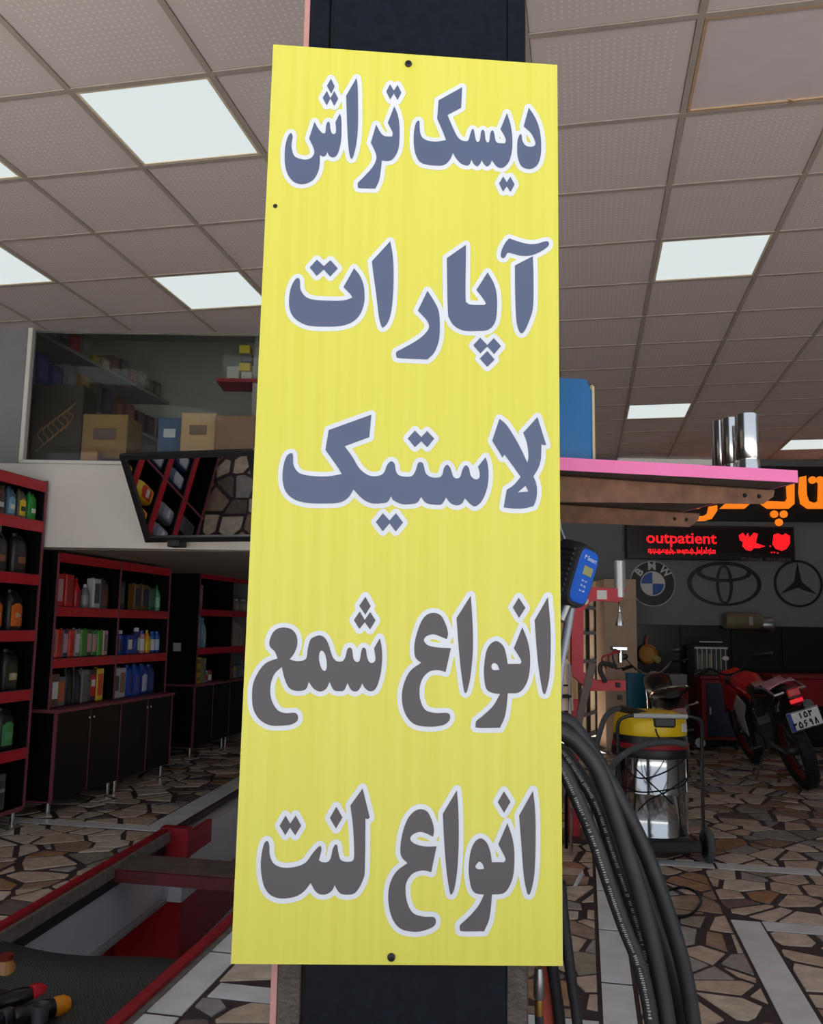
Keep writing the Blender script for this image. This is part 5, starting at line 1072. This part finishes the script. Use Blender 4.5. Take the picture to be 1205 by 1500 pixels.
        MB().loft([(-.36, 0, sz+.01, .06, .03), (-.10, 0, sz, .12, .05), (.25, 0, sz-.02, .13, .055), (.48, 0, sz-.03, .09, .05)], 14, .7, 'X').build('seat', mat('seat_black', (24, 24, 26), .6), root)
        MB().loft([(.44, 0, .76, .08, .05), (.58, 0, .80, .13, .10), (.78, 0, .81, .13, .10), (.92, 0, .78, .06, .06)], 14, .7, 'X').build('fuel_tank', col, root)
        MB().tube([(.10, -.15, sz-.02), (-.20, -.16, sz+.03), (-.40, -.13, sz+.07), (-.46, 0, sz+.09), (-.40, .13, sz+.07), (-.20, .16, sz+.03), (.10, .15, sz-.02)], .013, 8, 4).build('grab_rail', mat('pale_gold_chrome', (206, 196, 176), .2, 1.), root)
        MB().loft([(-.52, 0, sz-.14, .08, .055), (-.46, 0, sz-.13, .115, .07), (-.2, 0, sz-.10, .13, .09), (.1, 0, sz-.10, .10, .09)], 14, .7, 'X').build('tail_cowl', blkp, root)
        MB().loft([(-.545, 0, sz-.135, .07, .04), (-.515, 0, sz-.135, .085, .05)], 14, .6, 'X').build('tail_light', mat('dull_red_lens', (120, 30, 34), .2), root)
        MB().box((-.55, 0, sz-.235), (.015, .10, .045), .006).build('reflector', mat('red_reflector', (255, 20, 40), .2, emit=.6), root)
        for s_ in (-1, 1): MB().sphere((-.42, s_*.19, sz-.08), .018, 8).cyl((-.42, s_*.08, sz-.1), (-.42, s_*.19, sz-.08), .008, n=6).build('indicator', mat('pale_gold_chrome', (206, 196, 176)), root)
        MB().sheet([[(-.54+.10*k, s_*.07, R*2+.04-.12*(2-k)**2*.25) for s_ in (-1, -.5, 0, .5, 1)] for k in range(5)]).build('rear_fender', blkp, root).modifiers.new('s', 'SOLIDIFY').thickness = .006
        MB().sheet([[(wb-.28+.14*k, s_*.06, R*2+.06-.02*(k-2)**2) for s_ in (-1, -.5, 0, .5, 1)] for k in range(5)]).build('front_fender', blkp, root).modifiers.new('s', 'SOLIDIFY').thickness = .006
        MB().lathe([(.0, .06), (.09, .04), (.10, -.02), (.05, -.10), (0, -.11)], (hd[0]+.10, 0, hd[2]-.04), 'X', 16).build('headlight', chrome, root)
        MB().tube([(.60, -.14, .30), (.30, -.16, .26), (-.20, -.16, .30), (-.38, -.16, .33)], lambda t: .025+.02*t, 10, 4).build('exhaust', engm, root)
    hbz = hd[2]+.10
    hw = 1. if dirt else .8
    MB().tube([(hd[0]-.14, -.38*hw, hbz+.03), (hd[0]-.05, -.22, hbz+.05), (hd[0], -.08, hbz-.06), (hd[0], .08, hbz-.06), (hd[0]-.05, .22, hbz+.05), (hd[0]-.14, .38*hw, hbz+.03)], .012).build('handlebar', blkp if dirt else chrome, root)
    for s_ in (-1, 1):
        MB().cyl((hd[0]-.07, s_*.26*hw, hbz+.045), (hd[0]-.145, s_*.39*hw, hbz+.03), .018, n=10).build('grip', blkp, root)
        MB().tube([(hd[0]-.03, s_*.22, hbz+.05), (hd[0]+.02, s_*.26, hbz+.04), (hd[0]-.02, s_*.38, hbz+.035)], .006, 6).build('lever', chrome, root)
        if not dirt: MB().tube([(hd[0]-.04, s_*.2, hbz+.04), (hd[0]-.02, s_*.25, hbz+.12)], .006, 6).sphere((hd[0]-.02, s_*.28, hbz+.15), .045, 10, (.35, 1.3, .8)).build('mirror', blkp, root)
    MB().cyl((.50, .12, .30), (.42, .30 if not dirt else .34, .035), .011, n=6).box((.42, .30 if not dirt else .34, .035), (.06, .04, .01)).build('side_stand', engm, root)
    for s_ in (-1, 1): MB().cyl((.48, s_*.12, .34), (.48, s_*.24, .34), .014, n=8).build('foot_peg', engm, root)
    return root
h2 = math.radians(97)
bike(Vector((1.90, 8.25, .012)), h2, math.radians(-18), 'red and silver dirt motorcycle with number plate, leaning at the right', 'dirt')
bike(Vector((.88, 8.55, .010)), math.radians(92), math.radians(-9), 'black commuter motorcycle with pale grab rail behind the vacuum cleaner', 'road')

# ------------------------------------------------------------ back of the shop
cb = thing('tool_cabinet', 'red tool cabinet with a dark blue door between the two motorcycles', 'cabinet', fr(3.34, 9.95, 0), YAW)
rc = mat('cabinet_red', (132, 22, 36), .45); 
MB().box((.22, .25, .46), (.44, .45, .68), .008).build('body', rc, cb); dr_ = MB().box((.235, .018, .46), (.36, .02, .60), .004).build('door', mat('navy_door', (34, 44, 70), .4), cb)
MB().box((.085, .0, .45), (.02, .018, .08), .003).build('handle', white_m, dr_); MB().box((.22, .25, .82), (.48, .49, .035), .005).build('top', rc, cb)
for x in (.05, .39):
    for y in (.07, .43): MB().lathe([(.03, -.012), (.04, 0), (.03, .012)], (x, y, .04), 'X', 12).cyl((x, y, .05), (x, y, .13), .01, n=6).build('caster', blackmat, cb)
rk = thing('battery_rack', 'small grey wire-fronted rack of cans on the red tool cabinet', 'rack', fr(3.30, 10.02, .838), YAW)
MB().box((.18, .15, .17), (.38, .28, .33), .004).build('body', hexm((40, 42, 46)), rk); fb = MB()
for k in range(7): fb.box((.02+k*.054, .002, .19), (.008, .008, .24))
fb.box((.18, .0, .315), (.38, .012, .02)).box((.18, .0, .385), (.26, .012, .012)).build('front_bars', mat('pale_wire', (190, 190, 190), .5), rk)
for k in range(5): MB().box((.05+k*.058, .008, .16), (.03, .006, .17)).build('can', hexm(((120,120,120), (80,110,70), (150,140,100), (70,80,90), (60,90,60))[k]), rk)
MB().sphere((.34, -.01, .20), .04, 10, (1, .3, .7)).build('white_tag', white_m, rk)
t = thing('grey_box', 'grey rectangular box on the red crate left of the tool cabinet', 'box', fr(3.10, 10.02, .70), YAW); MB().box((0, .12, .075), (.20, .22, .15), .006).build('body', hexm((130, 130, 134)), t)
t = thing('red_crate', 'dim red crate beneath the grey box behind the black motorcycle', 'crate', fr(3.10, 10.02, .45), YAW); MB().box((0, .13, .12), (.22, .24, .24), .006).build('body', rc, t); MB().box((0, .0, .20), (.16, .006, .03)).build('hand_slot', black_m, t)
t = thing('black_bench', 'low black bench under the red crate', 'bench', fr(3.05, 10.0, 0), YAW); MB().box((0, .15, .435), (.40, .34, .025), .003).build('top', black_m, t)
for x in (-.18, .18):
    for y in (.02, .28): MB().box((x, y, .21), (.03, .03, .42)).build('leg', black_m, t)
t = thing('teal_bin', 'teal plastic bin with grey base behind the black motorcycle', 'bin', fr(2.60, 9.95, 0), YAW)
MB().loft([(.30, 0, .15, .12, .12), (.85, 0, .15, .13, .13), (.86, 0, .15, .14, .14)], 14, .4).build('body', hexm((14, 96, 120)), t); MB().box((0, .15, .15), (.26, .26, .30), .006).build('base', hexm((110, 120, 124)), t)
p = at_D(948, 958, 10.35); t = thing('yellow_scoop', 'mustard round fan scoop with thin orange handle on the black wall', 'scoop', p, YAW)
MB().lathe([(0, .02), (.09, .01), (.115, -.03), (.10, -.04)], (0, 0, 0), 'Y', 20, False).build('bowl', hexm((190, 130, 40)), t); MB().tube([(-.01, 0, .08), (-.01, 0, .16), (.02, 0, .22)], .010, 6).build('handle', hexm((210, 90, 40)), t); MB().cyl((.09, 0, -.05), (.12, -.05, -.07), .04, n=10).build('spout', hexm((200, 180, 110)), t)
p = at_D(1090, 912, 10.3); t = thing('lamp_fitting', 'tan cylindrical lamp fitting with chrome end over the dark dado', 'lamp', p, YAW)
MB().lathe([(.09, -.24), (.10, -.20), (.10, .16), (.08, .20)], (0, 0, .02), 'X', 16).build('body', hexm((110, 100, 78)), t); MB().lathe([(.06, .18), (.085, .22), (.085, .32), (.05, .34)], (0, 0, -.02), 'X', 14).build('end_cap', steel, t)
MB().box((.04, -.098, .02), (.05, .01, .10)).build('clip', chrome, t)
t = thing('red_workbench', 'long dark red workbench at the right behind the dirt motorcycle', 'workbench', fr(4.15, 9.75, 0), YAW)
MB().box((.6, .3, .68), (1.3, .5, .30), .006).build('drawer_body', mat('bench_red', (150, 12, 24), .4), t); MB().box((.6, .3, .85), (1.36, .56, .04), .004).build('top', rc, t)
for x in (.0, 1.2):
    for y in (.08, .52): MB().box((x, y, .265), (.05, .05, .53)).build('leg', black_m, t)

# ------------------------------------------------------------ LED display, lit sign, wall emblems
a, b = uz(917, 768, 10.3), uz(1165, 822, 10.3); LED = (255, 24, 36)
led = thing('led_display', 'black LED display reading outpatient in glowing red letters', 'display', fr(0, 10.3, 0), YAW)
MB().box(((a[0]+b[0])/2, .05, (a[1]+b[1])/2), (b[0]-a[0], .09, a[1]-b[1]), .006).build('housing', mat('display_black', (16, 14, 16), .3), led)
MB().box(((a[0]+b[0])/2, .002, (a[1]+b[1])/2+.03), (b[0]-a[0]-.08, .01, a[1]-b[1]-.12)).build('screen', mat('display_screen', (30, 12, 16), .2), led)
ledm = mat('led_red', LED, emit=1.0)
c1, c2 = uz(946, 788, 10.29), uz(1049, 788, 10.29)
o = text('outpatient', .19, ledm, led, ((c1[0]+c2[0])/2, -.006, (c1[1])), FACE_F, 'led_text', .001, .004)
w0 = max(v.co.x for v in o.data.vertices)-min(v.co.x for v in o.data.vertices); o.scale.x = (c2[0]-c1[0])/w0
# dot-matrix word below (coarse cells) and two emblem shapes
rows = ["............................................#...#...#........", "....................#..................#....#...#...#...#....", "###.#.#..##..#.#.#..##....#.#..#.###..###...#.#.#.#.#.###.###", "#.#.#.#.#.#.##.###.#.##...#######.#.#.#.#...#####.###.#.#.#.#", "#############.###########.###.##################.#####.######", "..#..#...##.....##.#..#.........#......#...#....#......#....."]
q1, q2 = uz(949, 800, 10.29), uz(1048, 813, 10.29); cw = (q2[0]-q1[0])/len(rows[0]); chh = (q1[1]-q2[1])/len(rows); mb = MB()
for i, r_ in enumerate(rows):
    for j, c in enumerate(r_):
        if c == '#': mb.box((q1[0]+(j+.5)*cw, -.006, q1[1]-(i+.5)*chh), (cw*1.02, .003, chh*1.05))
mb.build('led_script_line', ledm, led)
for nm, poly in (('led_leaf_shape', [(1082,784),(1088,780),(1092,786),(1095,780),(1098,787),(1104,780),(1110,782),(1107,795),(1112,797),(1121,800),(1112,803),(1104,803),(1100,807),(1093,806),(1087,800),(1088,794),(1083,791)]), ('led_bud_shape', [(1133,783),(1139,781),(1146,784),(1150,781),(1157,785),(1157,796),(1152,804),(1145,807),(1136,804),(1131,797)])):
    mb = MB().prism([uz(x, y, 10.29) for x, y in poly], -.006, -.003, 'XZ'); mb.build(nm, ledm, led)
mb = MB()
for x, y in ((1128, 800), (1130, 809), (1134, 809), (1139, 810)): q = uz(x, y, 10.29); mb.box((q[0], -.005, q[1]), (.02, .004, .015))
mb.build('led_dots', ledm, led)
q = uz(1124, 819, 10.25); text('FD-Ahmadi   0913-203010', .055, mat('small_print', (120, 110, 110), .6), led, (q[0], -.0, q[1]), FACE_F, 'small_print')
# lit orange sign on black board
a, b = uz(900, 679, 10.36), uz(1260, 766, 10.36)
ls = thing('lit_sign', 'black board sign with glowing orange Persian letters above the LED display', 'sign', fr(0, 10.36, 0), YAW)
MB().box(((a[0]+b[0])/2, .03, (a[1]+b[1])/2), (b[0]-a[0], .05, a[1]-b[1]), .004).build('board', mat('sign_black', (12, 12, 16), .35), ls)
orm = mat('orange_glow', (255, 132, 24), emit=.95)
def op(pts, nm='glowing_letter'): MB().prism([uz(x, y, 10.33) for x, y in pts], -.04, -.005, 'XZ').build(nm, orm, ls)
op([(1171,699),(1180,697),(1181,725),(1184,734),(1192,737),(1198,734),(1199,700),(1209,698),(1212,735),(1235,735),(1236,743),(1205,745),(1183,745),(1173,738),(1170,722)])
op([(1163,708),(1163,738),(1155,745),(1124,745),(1114,738),(1113,722),(1118,716),(1124,720),(1124,734),(1150,735),(1153,730),(1152,712)])
op([(1098,708),(1098,738),(1090,745),(1054,745),(1062,738),(1087,734),(1087,712)])
op([(1036,752),(1038,742),(1050,740),(1050,748),(1042,760),(1032,763),(1018,763),(1018,756),(1030,756)])
op([(1020,700),(1030,700),(1031,740),(1024,745),(990,745),(990,737),(1018,735)])
for x, y in ((1190, 703), (1201, 703), (1134, 753), (1148, 753), (1141, 765)): q = uz(x, y, 10.33); MB().lathe([(.045, -.035), (.045, -.005)], (q[0], 0, q[1]), 'Y', 14).build('glowing_dot', orm, ls)
# emblems
def emb(label, px, py): q = uz(px, py, 10.44); return thing('car_emblem', label, 'emblem', fr(q[0], 10.44, q[1]), YAW, 'car maker emblems on the back wall')
def ering(rx, rz_, tx, tz, cx=0, cz=0, y=-.012, n=48, cz2=0, th=.01):
    mb = MB(); vs = []
    for yy in (y-th, y):
        for k in range(n):
            t = 6.2832*k/n; vs.append((cx+rx*math.cos(t), yy, cz+rz_*math.sin(t))); vs.append((cx+(rx-tx)*math.cos(t), yy, cz+cz2+(rz_-tz)*math.sin(t)))
    N = 2*n
    for k in range(n):
        a_, b_ = 2*k, 2*((k+1) % n)
        mb.add(vs, []) if False else None
    fs = []
    for k in range(n):
        a_, b_ = 2*k, 2*((k+1) % n); fs += [(a_, b_, b_+1, a_+1), (N+a_, N+a_+1, N+b_+1, N+b_), (a_, N+a_, N+b_, b_), (a_+1, b_+1, N+b_+1, N+a_+1)]
    return mb.add(vs, fs)
ek = mat('emblem_black', (14, 14, 16), .4); ew = mat('emblem_white', (206, 206, 206), .5); eb = mat('emblem_blue', (24, 84, 168), .4)
e = emb('round black, blue and white emblem with curved letters B M W', 955, 855); R1 = .275
ering(R1, R1, .012, .012, y=-.002).build('outer_rim', ew, e); ering(R1-.01, R1-.01, .125, .125).build('black_ring', ek, e); ering(.15, .15, .012, .012, y=-.014).build('inner_rim', ew, e)
for k in range(4):
    pts = [(0, 0)]+[(.14*math.cos(math.pi/2*(k+t/8)), .14*math.sin(math.pi/2*(k+t/8))) for t in range(9)]
    MB().prism(pts, -.012, -.002, 'XZ').build('quarter', ew if k % 2 == 0 else eb, e)
for ch_, an in (('B', 140), ('M', 92), ('W', 44)):
    t_ = math.radians(an); o = text(ch_, .13, ew, e, (.208*math.cos(t_), -.025, .208*math.sin(t_)), (math.pi/2, -(t_-math.pi/2), 0), 'emblem_letter', .002, .004)
e = emb('wide black emblem of three crossing ovals', 1060, 855)
ering(.445, .27, .045, .030).build('outer_oval', ek, e); ering(.10, .235, .032, .022, cz=-.01, y=-.014).build('upright_oval', ek, e); ering(.33, .115, .05, .032, cz=.135, y=-.016, cz2=.006).build('upper_oval', ek, e)
e = emb('black ring emblem with a three pointed star', 1168, 855)
ering(.295, .285, .026, .026).build('ring', ek, e)
pts = []
for k in range(6):
    t_ = math.pi/2+k*math.pi/3; r_ = .25 if k % 2 == 0 else .048; pts.append((r_*math.cos(t_), r_*math.sin(t_)))
MB().prism(pts, -.018, -.004, 'XZ').build('star', ek, e)
bpy.context.view_layer.update()
